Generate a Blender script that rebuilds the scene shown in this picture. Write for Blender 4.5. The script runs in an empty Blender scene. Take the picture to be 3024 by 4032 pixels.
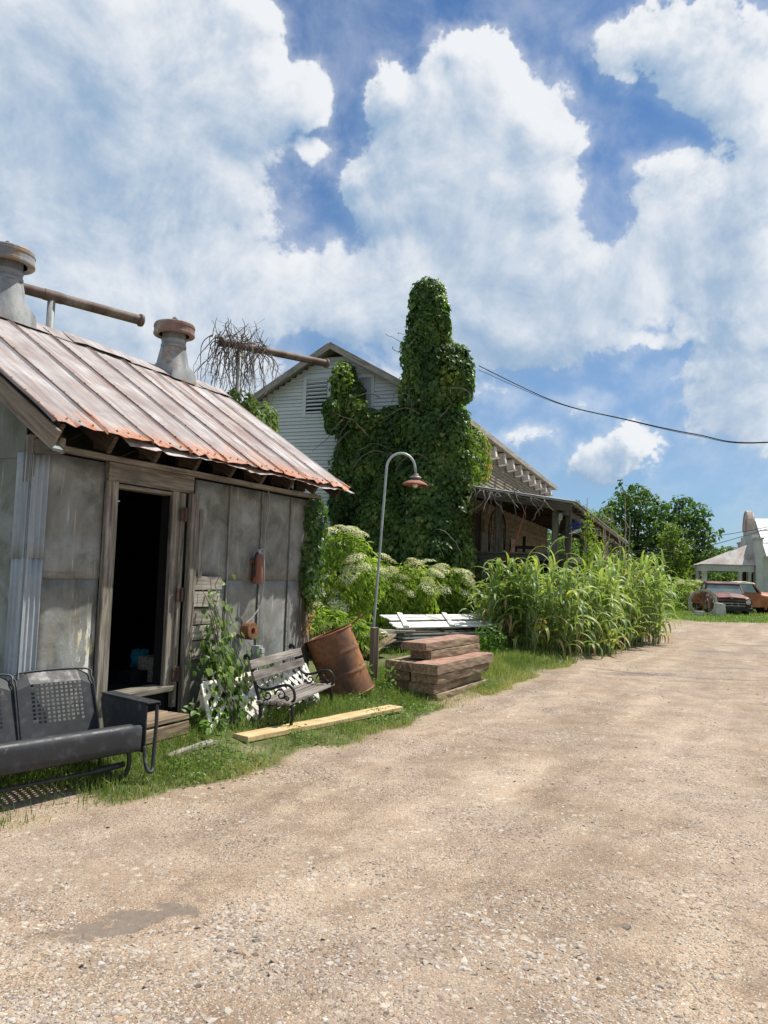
import bpy, math, random
import numpy as np
from mathutils import Matrix, Vector, Quaternion
random.seed(7); np.random.seed(7)
SC = bpy.context.scene
COL = SC.collection
rad = math.radians

# ------------------------------------------------------------------ camera
cd = bpy.data.cameras.new('camera'); cam = bpy.data.objects.new('camera', cd); COL.objects.link(cam)
cd.sensor_fit = 'HORIZONTAL'; cd.sensor_width = 36.0; cd.lens = 35.72
cd.clip_start = 0.05; cd.clip_end = 6000
cam.matrix_world = (Matrix.Translation((0, 0, 1.6)) @ Matrix.Rotation(math.pi/2 + rad(4.5), 4, 'X')
                    @ Matrix.Rotation(rad(1.77), 4, 'Z'))
SC.camera = cam
SC.view_settings.view_transform = 'Standard'; SC.view_settings.look = 'None'
SC.view_settings.gamma = 1.0; SC.view_settings.exposure = 0.27
SC.view_settings.use_curve_mapping = False
SC.render.resolution_x = 768; SC.render.resolution_y = 1024
try:
    SC.cycles.max_bounces = 6; SC.cycles.diffuse_bounces = 3; SC.cycles.glossy_bounces = 2
    SC.cycles.transmission_bounces = 4; SC.cycles.transparent_max_bounces = 6
    SC.cycles.use_denoising = True
except Exception:
    pass

# ------------------------------------------------------------------ node helper
class NT:
    def __init__(s, tree): s.t = tree; s.n = tree.nodes; s.l = tree.links
    def put(s, sock, v):
        if v is None: return
        if hasattr(v, 'is_output') or isinstance(v, bpy.types.NodeSocket): s.l.new(v, sock)
        else:
            if hasattr(sock.default_value, '__len__') and not hasattr(v, '__len__'): v = [v]*len(sock.default_value)
            if hasattr(v, '__len__') and len(v) == 3 and len(sock.default_value) == 4: v = (*v, 1)
            sock.default_value = v
    def new(s, t, **kw):
        n = s.n.new(t)
        for k, v in kw.items(): setattr(n, k, v)
        return n
    def math(s, op, a, b=None, c=None, clamp=False):
        n = s.new('ShaderNodeMath', operation=op, use_clamp=clamp)
        s.put(n.inputs[0], a); s.put(n.inputs[1], b)
        if c is not None: s.put(n.inputs[2], c)
        return n.outputs[0]
    def vmath(s, op, a, b=None, out=0):
        n = s.new('ShaderNodeVectorMath', operation=op); s.put(n.inputs[0], a)
        if b is not None: s.put(n.inputs[3] if op == 'SCALE' else n.inputs[1], b)
        return n.outputs[out]
    def mapping(s, vec, scale=(1,1,1), loc=(0,0,0), rot=(0,0,0)):
        n = s.new('ShaderNodeMapping'); s.put(n.inputs[0], vec); n.inputs[1].default_value = loc
        n.inputs[2].default_value = rot; n.inputs[3].default_value = scale; return n.outputs[0]
    def noise(s, vec, scale=5, detail=4, rough=.5, dist=0, col=False):
        n = s.new('ShaderNodeTexNoise'); s.put(n.inputs['Vector'], vec)
        n.inputs['Scale'].default_value = scale; n.inputs['Detail'].default_value = detail
        n.inputs['Roughness'].default_value = rough; n.inputs['Distortion'].default_value = dist
        return n.outputs[1 if col else 0]
    def voronoi(s, vec, scale=5, feature='F1', out=0, rnd=1):
        n = s.new('ShaderNodeTexVoronoi', feature=feature); s.put(n.inputs['Vector'], vec)
        n.inputs['Scale'].default_value = scale; n.inputs['Randomness'].default_value = rnd
        return n.outputs[out]
    def ramp(s, fac, stops, interp='LINEAR'):
        n = s.new('ShaderNodeValToRGB'); s.put(n.inputs[0], fac); cr = n.color_ramp; cr.interpolation = interp
        while len(cr.elements) < len(stops): cr.elements.new(1)
        for e, (p, c) in zip(cr.elements, stops):
            e.position = p; e.color = (*c, 1) if hasattr(c, '__len__') else (c, c, c, 1)
        return n.outputs[0]
    def smooth(s, v, a, b, lo=0., hi=1.):
        n = s.new('ShaderNodeMapRange', interpolation_type='SMOOTHSTEP'); s.put(n.inputs[0], v)
        for i, q in zip((1, 2, 3, 4), (a, b, lo, hi)): s.put(n.inputs[i], q)
        return n.outputs[0]
    def mix(s, f, a, b, blend='MIX'):
        n = s.new('ShaderNodeMix', data_type='RGBA', blend_type=blend); s.put(n.inputs[0], f)
        s.put(n.inputs[6], a); s.put(n.inputs[7], b); return n.outputs[2]
    def attr(s, name, out='Fac'):
        n = s.new('ShaderNodeAttribute', attribute_name=name); return n.outputs[out]
    def sep(s, v):
        n = s.new('ShaderNodeSeparateXYZ'); s.put(n.inputs[0], v); return n.outputs
    def comb(s, x=0, y=0, z=0):
        n = s.new('ShaderNodeCombineXYZ')
        for i, q in zip(n.inputs, (x, y, z)): s.put(i, q)
        return n.outputs[0]
    def bump(s, h, strength=.5, dist=.01, normal=None):
        n = s.new('ShaderNodeBump'); n.inputs['Strength'].default_value = strength
        n.inputs['Distance'].default_value = dist; s.put(n.inputs['Height'], h)
        if normal is not None: s.put(n.inputs['Normal'], normal)
        return n.outputs[0]

# ------------------------------------------------------------------ sun and sky
SUN_EL = rad(59); SUN_AZ = math.atan2(.868, .496)
sunv = Vector((math.cos(SUN_EL)*math.sin(SUN_AZ), math.cos(SUN_EL)*math.cos(SUN_AZ), math.sin(SUN_EL)))
sl = bpy.data.lights.new('sun', 'SUN'); sl.energy = 5.0; sl.angle = rad(.55); sl.color = (1, .95, .86)
so = bpy.data.objects.new('sun', sl); COL.objects.link(so)
so.rotation_mode = 'QUATERNION'; so.rotation_quaternion = sunv.to_track_quat('Z', 'Y'); so.location = (20, 10, 40)

W = bpy.data.worlds.new('World'); SC.world = W; W.use_nodes = True
W.node_tree.nodes.clear()
w = NT(W.node_tree)
tc = w.new('ShaderNodeTexCoord'); D = tc.outputs['Generated']
sky = w.new('ShaderNodeTexSky', sky_type='NISHITA'); sky.sun_disc = False
sky.sun_elevation = SUN_EL; sky.sun_rotation = SUN_AZ; sky.air_density = 1.0; sky.dust_density = .6; sky.ozone_density = 2.2
CLOUDS = [(-27.0,31.0,9.5,8.1,1),(-18.6,32.8,9.0,6.6,1),(-23.7,22.8,9.9,7.4,1),(-15.0,28.5,8.2,6.2,1),(-12.3,34.5,4.0,3.8,.7),(-8.6,32.0,4.6,2.8,.85),(4.4,34.9,3.8,2.8,1),(7.5,34.6,2.9,2.5,.8),(-.3,33.1,2.2,2.0,.8),(9.2,31.9,5.3,3.8,1),(12.4,29.5,4.1,3.4,1),(3.5,29.8,6.4,4.5,1),(5.8,25.4,9.9,4.5,1),(-.7,26.5,4.0,2.4,.7),(-5.8,28.3,2.1,1.4,.5),(-5.1,19.8,14.5,4.5,.8),(8.4,20.0,9.0,4.8,.8),(-20.2,17.0,10.9,4.0,.8),(19.7,36.0,6.2,2.0,1),(24.4,33.7,4.6,3.6,1),(26.8,27.7,2.6,6.6,.9),(22.6,25.3,5.8,3.1,.8),(19.8,21.3,8.2,3.6,.7),(25.8,19.1,4.9,5.9,.8),(11.9,17.0,8.8,2.6,.7),(22.9,17.0,5.7,1.1,.5),(24.6,11.3,3.5,6.2,.4),(17.1,9.5,3.5,2.1,.95),(15.3,8.0,2.6,1.5,.85),(18.7,9.6,2.1,2.0,.85),(10.3,11.1,3.1,1.2,.35),(-24,12.5,11,5.5,1.),(-13,12.5,8,4.5,.9),(26,14.5,6,5,.65),(3,14.0,7,2.6,.6),(15.5,12.8,4,1.4,.3)]
def cloud_group():
    g = bpy.data.node_groups.new('cloud_density', 'ShaderNodeTree')
    g.interface.new_socket('Dir', in_out='INPUT', socket_type='NodeSocketVector')
    g.interface.new_socket('Fac', in_out='OUTPUT', socket_type='NodeSocketFloat')
    h = NT(g); gi = h.new('NodeGroupInput'); go = h.new('NodeGroupOutput'); d = gi.outputs[0]
    x, y, z = h.sep(d)
    az = h.math('MULTIPLY', h.math('ARCTAN2', x, y), 57.2958)
    el = h.math('MULTIPLY', h.math('ARCSINE', z), 57.2958)
    p0 = h.comb(az, el, 0)
    # billows push the cloud outlines about at two sizes
    wob = h.vmath('SUBTRACT', h.noise(d, 9, 5, .6, 0, True), (.5, .5, .5))
    p = h.vmath('ADD', p0, h.vmath('SCALE', wob, 8.5))
    f = None
    for (a, e, ra, re, wt) in CLOUDS:
        q = h.mapping(p, (1/ra, 1/re, 0), (-a/ra, -e/re, 0))
        v = h.smooth(h.vmath('LENGTH', q, out=1), 1.25, .15, 0, wt)
        f = v if f is None else h.math('ADD', f, v)
    # away from the view the same broken cloud cover goes on
    wide = h.smooth(h.noise(d, 2.2, 3, .5), .42, .66, 0, 1.1)
    inside = h.math('MULTIPLY', h.smooth(h.math('ABSOLUTE', az), 40, 31), h.smooth(el, 48, 40))
    f = h.math('ADD', h.math('MULTIPLY', f, inside), h.math('MULTIPLY', wide, h.math('SUBTRACT', 1, inside)))
    f = h.math('MULTIPLY', f, h.smooth(el, 1, 8))
    f = h.math('MULTIPLY', h.math('SUBTRACT', 1, h.math('POWER', 2.718, h.math('MULTIPLY', h.math('ADD', f, .0), -1.05))), 1.55)
    nz = h.noise(d, 8, 10, .64, .35)
    f = h.math('ADD', f, h.math('MULTIPLY', h.math('SUBTRACT', nz, .5), 1.5))
    h.put(go.inputs[0], f)
    return g
CG = cloud_group()
def dens(v):
    n = w.new('ShaderNodeGroup'); n.node_tree = CG; w.put(n.inputs[0], v); return n.outputs[0]
f0 = dens(D)
f1 = dens(w.vmath('NORMALIZE', w.vmath('ADD', D, (.016, -.005, .022))))
crisp = w.smooth(f0, .30, .62)
veil = w.math('MULTIPLY', w.smooth(f0, -.30, .55), .42)
cov = w.math('MAXIMUM', crisp, veil)
relief = w.math('SUBTRACT', f0, f1)                      # slopes that face the sun are bright, the others pale blue-grey
bil = w.noise(D, 6, 10, .62, .6)
base = w.math('ADD', w.smooth(f0, 1.5, .45, .22, .42), w.math('MULTIPLY', w.math('SUBTRACT', bil, .5), 1.5))
lit = w.math('MULTIPLY_ADD', relief, 1.25, base)
ccol = w.mix(w.smooth(lit, -.48, 1.16), (3.2, 4.65, 6.5), (9.3, 9.5, 9.7))
x_, y_, z_ = w.sep(D)
skyc = w.mix(1.0, sky.outputs[0], (.50, .80, 1.08), 'MULTIPLY')
hz = w.math('MULTIPLY', w.smooth(z_, .56, .04), .42)
skyc = w.mix(hz, skyc, (4.3, 5.8, 7.6))
final = w.mix(w.math('MULTIPLY', cov, .95), skyc, ccol)
bg = w.new('ShaderNodeBackground'); w.put(bg.inputs[0], final); bg.inputs[1].default_value = .081
wo = w.new('ShaderNodeOutputWorld'); w.l.new(bg.outputs[0], wo.inputs[0])
try:
    W.cycles.sampling_method = 'NONE'
except Exception:
    pass

# ------------------------------------------------------------------ object helpers
I4 = Matrix.Identity(4); RM = {}
def T(x, y, z): return Matrix.Translation((x, y, z))
def RZ(a): return Matrix.Rotation(a, 4, 'Z')
def RX(a): return Matrix.Rotation(a, 4, 'X')
def RY(a): return Matrix.Rotation(a, 4, 'Y')
def frame(x, y, z, ux, uy):
    """frame whose X axis is the horizontal direction (ux, uy)"""
    return T(x, y, z) @ RZ(math.atan2(uy, ux))
def tag(o, label=None, cat=None, group=None, kind=None):
    if label: o['label'] = label
    if cat: o['category'] = cat
    if group: o['group'] = group
    if kind: o['kind'] = kind
    return o
def root(name, M, label, cat, group=None, kind=None):
    o = bpy.data.objects.new(name, None); COL.objects.link(o); o.empty_display_size = .2
    o.matrix_basis = M; RM[o.name] = I4
    return tag(o, label, cat, group, kind)
def obj(name, mesh, mat, parent=None, M=I4, color=None, kind=None):
    o = bpy.data.objects.new(name, mesh); COL.objects.link(o)
    if mat is not None and mesh is not None:
        if len(mesh.materials) == 0: mesh.materials.append(mat)
    if parent is not None:
        o.parent = parent; o.matrix_parent_inverse = RM[parent.name].inverted(); o.matrix_basis = M; RM[o.name] = M
    else:
        o.matrix_basis = M; RM[o.name] = I4
    if color: o.color = (*color, 1) if len(color) == 3 else color
    if kind: o['kind'] = kind
    return o
def thing(name, mesh, mat, M, label, cat, group=None, color=None):
    return tag(obj(name, mesh, mat, None, M, color), label, cat, group)
def copy_tree(o, parent=None):
    c = o.copy(); COL.objects.link(c); RM[c.name] = RM[o.name]
    if parent is not None: c.parent = parent
    for ch in list(o.children): copy_tree(ch, c)
    return c
def npmesh(name, V, F, smooth=False, attrs=None, uv=None):
    me = bpy.data.meshes.new(name); V = np.asarray(V, np.float32); F = np.asarray(F, np.int32)
    k = F.shape[1]; m = F.shape[0]
    me.vertices.add(len(V)); me.vertices.foreach_set('co', V.ravel())
    me.loops.add(m*k); me.loops.foreach_set('vertex_index', F.ravel())
    me.polygons.add(m); me.polygons.foreach_set('loop_start', np.arange(0, m*k, k, dtype=np.int32))
    try: me.polygons.foreach_set('loop_total', np.full(m, k, np.int32))
    except Exception: pass
    me.polygons.foreach_set('use_smooth', np.full(m, smooth))
    me.update(calc_edges=True)
    for kx, v in (attrs or {}).items():
        a = me.attributes.new(kx, 'FLOAT', 'POINT'); a.data.foreach_set('value', np.asarray(v, np.float32))
    if uv is not None:
        l = me.uv_layers.new(name='UVMap'); l.data.foreach_set('uv', np.asarray(uv, np.float32)[F.ravel()].ravel())
    return me
class B:
    """collects simple solids into one mesh"""
    def __init__(s): s.V = []; s.F = []
    def add(s, V, F, M=None):
        k = len(s.V)
        for v in V:
            s.V.append(tuple(M @ Vector(v)) if M is not None else tuple(v))
        s.F += [tuple(i + k for i in f) for f in F]; return s
    def box(s, c, d, M=None):
        x, y, z = c; a, b, e = d[0]/2, d[1]/2, d[2]/2
        V = [(x+i*a, y+j*b, z+l*e) for i in (-1, 1) for j in (-1, 1) for l in (-1, 1)]
        return s.add(V, [(0,1,3,2),(4,6,7,5),(0,4,5,1),(2,3,7,6),(0,2,6,4),(1,5,7,3)], M)
    def beam(s, p0, p1, wd, th, up=(0, 0, 1)):
        M, L = aim(p0, p1, up); return s.box((L/2, 0, 0), (L, wd, th), M)
    def tube(s, P, r, n=8, cap=True, M=None):
        P = [Vector(p) for p in P]; k = len(P); R = r if hasattr(r, '__len__') else [r]*k
        V = []; ref = None
        for i in range(k):
            t = (P[min(i+1, k-1)] - P[max(i-1, 0)]).normalized()
            if ref is None: ref = t.orthogonal().normalized()
            ref = (ref - t*ref.dot(t))
            if ref.length < 1e-5: ref = t.orthogonal()
            ref.normalize(); b = t.cross(ref)
            for j in range(n):
                a = 2*math.pi*j/n; V.append(P[i] + (ref*math.cos(a) + b*math.sin(a))*R[i])
        F = [(i*n+j, i*n+(j+1) % n, (i+1)*n+(j+1) % n, (i+1)*n+j) for i in range(k-1) for j in range(n)]
        if cap: F += [tuple(range(n-1, -1, -1)), tuple((k-1)*n+j for j in range(n))]
        return s.add(V, F, M)
    def lathe(s, prof, n=20, M=None, close=False):
        V = [(r*math.cos(2*math.pi*j/n), r*math.sin(2*math.pi*j/n), z) for r, z in prof for j in range(n)]
        k = len(prof)
        F = [(i*n+j, i*n+(j+1) % n, (i+1)*n+(j+1) % n, (i+1)*n+j) for i in range(k-1) for j in range(n)]
        if close: F += [tuple(range(n-1, -1, -1)), tuple((k-1)*n+j for j in range(n))]
        return s.add(V, F, M)
    def prism(s, poly, z0, z1, M=None):
        n = len(poly); V = [(x, y, z0) for x, y in poly] + [(x, y, z1) for x, y in poly]
        F = [tuple(range(n-1, -1, -1)), tuple(range(n, 2*n))] + [(i, (i+1) % n, n+(i+1) % n, n+i) for i in range(n)]
        return s.add(V, F, M)
    def mesh(s, name='m', smooth=False):
        me = bpy.data.meshes.new(name); me.from_pydata(s.V, [], s.F); me.update()
        if smooth: me.polygons.foreach_set('use_smooth', [True]*len(me.polygons))
        return me
def aim(p0, p1, up=(0, 0, 1)):
    p0 = Vector(p0); d = Vector(p1) - p0; L = d.length; x = d/L; u = Vector(up)
    y = u.cross(x)
    if y.length < 1e-4: y = Vector((0, 1, 0)).cross(x)
    y.normalize(); z = x.cross(y)
    M = Matrix((x, y, z)).transposed().to_4x4(); M.translation = p0; return M, L
def board_mesh(L, wd, th, n=2, jit=.002, rnd=random, ch=None):
    """plank along X with worn (chamfered) edges and a little warp"""
    c = min(wd, th)*.14 if ch is None else ch
    a, b = wd/2, th/2
    sec = [(-a+c, -b), (a-c, -b), (a, -b+c), (a, b-c), (a-c, b), (-a+c, b), (-a, b-c), (-a, -b+c)]
    V = []
    for i in range(n+1):
        oy, oz = rnd.uniform(-jit, jit), rnd.uniform(-jit, jit)
        for (y, z) in sec: V.append((L*i/n + (rnd.uniform(-jit, jit)), y+oy+rnd.uniform(-jit, jit)*.6, z+oz))
    F = [(i*8+j, i*8+(j+1) % 8, (i+1)*8+(j+1) % 8, (i+1)*8+j) for i in range(n) for j in range(8)]
    F += [tuple(range(7, -1, -1)), tuple(n*8+j for j in range(8))]
    me = bpy.data.meshes.new('board'); me.from_pydata(V, [], F); me.update(); return me
def board(name, p0, p1, wd, th, mat, parent=None, up=(0, 0, 1), base=I4, n=2, jit=.002, color=None):
    M, L = aim(p0, p1, up)
    return obj(name, board_mesh(L, wd, th, n, jit), mat, parent, base @ M, color)
def add_mod(o, kind, **kw):
    m = o.modifiers.new(kind.lower(), kind)
    for k, v in kw.items(): setattr(m, k, v)
    return o
def bevel(o, wd=.01, seg=2): return add_mod(o, 'BEVEL', width=wd, segments=seg, limit_method='ANGLE')
def bez(P, n=12):
    """smooth line through points (Catmull-Rom)"""
    P = [Vector(p) for p in P]; out = []
    for i in range(len(P)-1):
        p0, p1, p2, p3 = P[max(i-1, 0)], P[i], P[i+1], P[min(i+2, len(P)-1)]
        for j in range(n):
            t = j/n
            out.append(.5*((2*p1) + (p2-p0)*t + (2*p0-5*p1+4*p2-p3)*t*t + (3*p1-p0-3*p2+p3)*t**3))
    out.append(P[-1]); return out

# ------------------------------------------------------------------ materials
def mat(name):
    m = bpy.data.materials.new(name); m.use_nodes = True; m.node_tree.nodes.clear(); return m, NT(m.node_tree)
def finish(m, h, col, rough=.7, normal=None, metal=0., spec=.3, trans=None, emit=None):
    p = h.new('ShaderNodeBsdfPrincipled'); h.put(p.inputs['Base Color'], col); h.put(p.inputs['Roughness'], rough)
    h.put(p.inputs['Metallic'], metal); h.put(p.inputs['Specular IOR Level'], spec)
    if normal is not None: h.put(p.inputs['Normal'], normal)
    o = h.new('ShaderNodeOutputMaterial'); sh = p.outputs[0]
    if trans is not None:
        t = h.new('ShaderNodeBsdfTranslucent'); h.put(t.inputs[0], trans[0]); mx = h.new('ShaderNodeMixShader')
        mx.inputs[0].default_value = trans[1]; h.l.new(sh, mx.inputs[1]); h.l.new(t.outputs[0], mx.inputs[2]); sh = mx.outputs[0]
    h.l.new(sh, o.inputs[0]); return m
def co(h, kind='Object'): return h.new('ShaderNodeTexCoord').outputs[kind]
def oinfo(h): return h.new('ShaderNodeObjectInfo').outputs
def shifted(h, v):
    """every object gets its own piece of the pattern"""
    r = oinfo(h)['Random']; return h.vmath('ADD', v, h.comb(h.math('MULTIPLY', r, 37.), h.math('MULTIPLY', r, 91.), h.math('MULTIPLY', r, 53.)))
def wood(name, dark, mid, light, rough=.85, grain=18, moss=None, tint=.25, bumpy=.6, white=None):
    m, h = mat(name); v = shifted(h, co(h))
    g = h.noise(h.mapping(v, (1.1, grain, grain)), 2.2, 6, .65, .35)
    ring = h.noise(h.mapping(v, (.35, 5, 5)), 3, 4, .6, 1.2)
    lines = h.math('FRACT', h.math('MULTIPLY', ring, 9))
    c = h.ramp(g, [(.3, dark), (.5, mid), (.72, light)])
    c = h.mix(h.math('MULTIPLY', h.smooth(lines, .75, .98), .35), c, dark)
    big = h.noise(v, 2.2, 4, .6)
    c = h.mix(h.smooth(big, .52, .75), c, tuple(x*.62 for x in mid))
    crack = h.smooth(h.noise(h.mapping(v, (.7, grain*1.6, grain*1.6)), 1.6, 3, .5), .27, .33, 1, 0)
    c = h.mix(h.math('MULTIPLY', crack, .7), c, tuple(x*.3 for x in dark))
    if white is not None:   # old paint, worn off in flakes
        fl = h.smooth(h.noise(h.mapping(v, (2, 9, 9)), 3, 7, .7), white[1]-.05, white[1]+.05)
        c = h.mix(fl, c, white[0])
    if moss is not None: c = h.mix(h.math('MULTIPLY', h.smooth(h.noise(v, 3.3, 5, .65), .55, .7), .6), c, moss)
    if tint:
        r = oinfo(h)['Random']; k = h.math('ADD', 1-tint, h.math('MULTIPLY', r, 2*tint))
        c = h.mix(1, c, h.comb(k, k, k), 'MULTIPLY')
    hg = h.math('SUBTRACT', g, h.math('MULTIPLY', crack, .6))
    return finish(m, h, c, rough, h.bump(hg, bumpy, .004), spec=.2)
def plain(name, c, rough=.6, metal=0., var=.15, scale=6, spec=.3, bumpy=.1):
    m, h = mat(name); v = shifted(h, co(h)); n = h.noise(v, scale, 5, .6)
    k = h.smooth(n, .25, .75, 1-var, 1+var)
    col = h.mix(1, (*c, 1), h.comb(k, k, k), 'MULTIPLY')
    return finish(m, h, col, rough, h.bump(n, bumpy, .004), metal, spec)
def leafmat(name, dark, mid, light, tr=.35, rough=.5, yellow=None, glow=1.5):
    m, h = mat(name); a = h.attr('lv')
    stops = [(.0, dark), (.5, mid), (.93, light)]
    if yellow: stops.append((.985, yellow))
    c = h.ramp(a, stops)
    tcol = h.mix(1, c, (glow*1.1, glow*1.25, glow*.5, 1), 'MULTIPLY')
    return finish(m, h, c, rough, None, 0, .35, trans=(tcol, tr))
def rust(name, base, deep, bright, grey=None, rough=.75, scale=3, streak=(1, 1, .35)):
    m, h = mat(name); v = shifted(h, co(h)); s = h.mapping(v, streak)
    a = h.noise(s, scale, 6, .65, .4); b = h.noise(v, scale*6, 4, .6)
    c = h.ramp(a, [(.34, deep), (.5, base), (.66, bright)])
    c = h.mix(h.math('MULTIPLY', h.smooth(b, .48, .72), .55), c, deep)
    c = h.mix(h.math('MULTIPLY', h.smooth(h.noise(v, scale*.55, 5, .6), .5, .66), .5), c, deep)
    if grey: c = h.mix(h.smooth(h.noise(v, scale*.8, 7, .7), .55, .63), c, grey)
    return finish(m, h, c, rough, h.bump(b, .35, .004), 0, .25)
MT = {}
MT['oldwood'] = wood('weathered_wood', (.055, .048, .040), (.20, .178, .145), (.36, .33, .28), moss=(.16, .16, .10))
MT['darkwood'] = wood('dark_wood', (.022, .016, .012), (.065, .047, .034), (.12, .09, .065))
MT['porchwood'] = wood('porch_wood', (.035, .032, .024), (.105, .097, .072), (.20, .19, .145), moss=(.085, .10, .05))
MT['timber'] = wood('timber_wood', (.085, .060, .04), (.27, .20, .132), (.44, .345, .235), grain=12, bumpy=.9)
MT['newwood'] = wood('fresh_wood', (.38, .25, .12), (.60, .43, .23), (.70, .53, .31), grain=9, tint=.06, bumpy=.25)
MT['greyplank'] = wood('grey_plank', (.12, .105, .085), (.34, .31, .265), (.52, .49, .43))
MT['whiteplank'] = wood('white_plank', (.16, .14, .12), (.42, .40, .36), (.6, .58, .54), white=((.78, .77, .73), .43))
MT['lattice'] = wood('lattice_wood', (.2, .16, .12), (.5, .46, .39), (.66, .62, .54), white=((.80, .77, .69), .42), tint=.15)
MT['benchwood'] = wood('bench_wood', (.07, .058, .05), (.21, .185, .165), (.35, .32, .29))
MT['stakewood'] = wood('stake_wood', (.12, .085, .06), (.27, .205, .15), (.36, .29, .22), tint=.1)
MT['iron'] = plain('black_iron', (.018, .018, .02), .5, .0, .3, 12, .4)
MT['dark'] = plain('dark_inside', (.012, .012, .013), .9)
MT['galv'] = plain('galvanised_pipe', (.42, .46, .45), .45, .3, .2, 9)

# ------------------------------------------------------------------ ground
def _h(ix, iy, seed):
    n = (ix*374761393 + iy*668265263 + seed*1442695041) & 0xffffffff
    n = ((n ^ (n >> 13))*1274126177) & 0xffffffff
    return ((n ^ (n >> 16)) & 0xffff)/65535.
def vn(x, y, s=1., seed=0):
    x = np.asarray(x, float)*s; y = np.asarray(y, float)*s
    ix = np.floor(x).astype(np.int64); iy = np.floor(y).astype(np.int64); fx = x-ix; fy = y-iy
    fx = fx*fx*(3-2*fx); fy = fy*fy*(3-2*fy)
    a = _h(ix, iy, seed)*(1-fx) + _h(ix+1, iy, seed)*fx
    b = _h(ix, iy+1, seed)*(1-fx) + _h(ix+1, iy+1, seed)*fx
    return a*(1-fy) + b*fy
def fbm(x, y, s=1., seed=0, o=4):
    t = 0; a = .5; n = 0
    for i in range(o): t = t + a*vn(x, y, s*2**i, seed+i); n += a; a *= .5
    return t/n
def sstep(a, b, v): t = np.clip((v-a)/(b-a), 0, 1); return t*t*(3-2*t)
EY = np.array([-30, 3.6, 4.5, 5.0, 5.4, 5.75, 6.3, 6.8, 7.45, 8.4, 9.4, 10.7, 12.6, 15.0, 18.5, 22.6, 29.2, 34, 60])
EX = np.array([-8, -3.2, -2.2, -1.85, -1.5, -1.15, -.82, -.5, -.05, .47, 1.0, 1.75, 2.6, 4.05, 6.2, 8.0, 9.2, 6.0, -10])
def edge_x(y): return np.interp(y, EY, EX)
def gz(x, y):
    x = np.asarray(x, float); y = np.asarray(y, float)
    d = edge_x(y) - x
    bank = .09*sstep(-.1, 1.1, d)*sstep(4.8, 7.0, y)*sstep(40, 22, y) + .02*sstep(0, .8, d)
    near = sstep(60, 25, np.hypot(x, y))
    und = ((fbm(x, y, .45, 3, 3)-.5)*.10 + (fbm(x, y, 2.2, 9, 3)-.5)*.022)*near
    pot = -.035*np.exp(-(((x+1.1)/.55)**2 + ((y-3.55)/.22)**2)) - .03*np.exp(-(((x-4.6)/1.1)**2 + ((y-13.2)/.5)**2))
    return bank + und*np.where(d > 0, .5, 1) + pot*near
def grass_mask(x, y):
    d = edge_x(y) - x + (fbm(x, y, 1.6, 21, 4)-.5)*.55
    m = sstep(-.06, .22, d)
    m = m*(1-.75*sstep(.62, .72, fbm(x, y, .9, 31, 3))*sstep(.9, .2, d))
    far = sstep(30.5, 32.2, y - .12*(x-16) + (fbm(x, y, .35, 41, 3)-.5)*1.6)*sstep(50, 47.5, y)*sstep(11.5, 13.5, x)
    far2 = sstep(72, 78, y + (fbm(x, y, .2, 45, 3)-.5)*6)
    m = m*(1-.93*np.exp(-(((x+2.25)/.55)**2 + ((y-5.1)/.42)**2)**2))      # bare earth under the glider
    return np.clip(np.maximum(np.maximum(m, far), far2), 0, 1)
def geo(a, b, step, grow, end):
    L = [a]
    while L[-1] < b: L.append(L[-1]+step)
    while L[-1] < end: step *= grow; L.append(L[-1]+step)
    return L
xs = np.array(sorted(set([-v for v in geo(0, 4.6, .11, 1.22, 2600)] + geo(0, 7.5, .11, 1.16, 2600))))
ys = np.array(sorted(set([2-v for v in geo(0, .5, .4, 1.5, 400)] + geo(2, 16, .09, 1.07, 2600))))
gx, gy = np.meshgrid(xs, ys); Z = gz(gx, gy); nx, ny = len(xs), len(ys)
GV = np.stack([gx.ravel(), gy.ravel(), Z.ravel()], 1)
ii = (np.arange(ny-1)[:, None]*nx + np.arange(nx-1)[None, :]).ravel()
GF = np.stack([ii, ii+1, ii+nx+1, ii+nx], 1)
gm = grass_mask(gx, gy).ravel()
def blob(cx, cy, rx, ry, a=0.):
    dx = gx-cx; dy = gy-cy; u = dx*math.cos(a)+dy*math.sin(a); v = -dx*math.sin(a)+dy*math.cos(a)
    return np.exp(-((u/rx)**2 + (v/ry)**2)**1.5)
wob = .5 + fbm(gx, gy, 2.6, 77, 4)
mud = np.clip(sum([blob(-1.12, 3.62, .42, .13, .55)*1.3, blob(-1.75, 3.05, .22, .12, .4), blob(4.4, 13.3, .9, .3, .1), blob(6.6, 14.2, .8, .22), blob(6.3, 11.2, .6, .15),
      blob(8.2, 17.5, 1.4, .4), blob(5.4, 10.4, .5, .14), blob(10, 20, 1.5, .4), blob(2.9, 13.0, .6, .18)])*wob, 0, 1).ravel()
gme = npmesh('ground', GV, GF, True, {'grass': gm, 'mud': mud})
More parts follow.
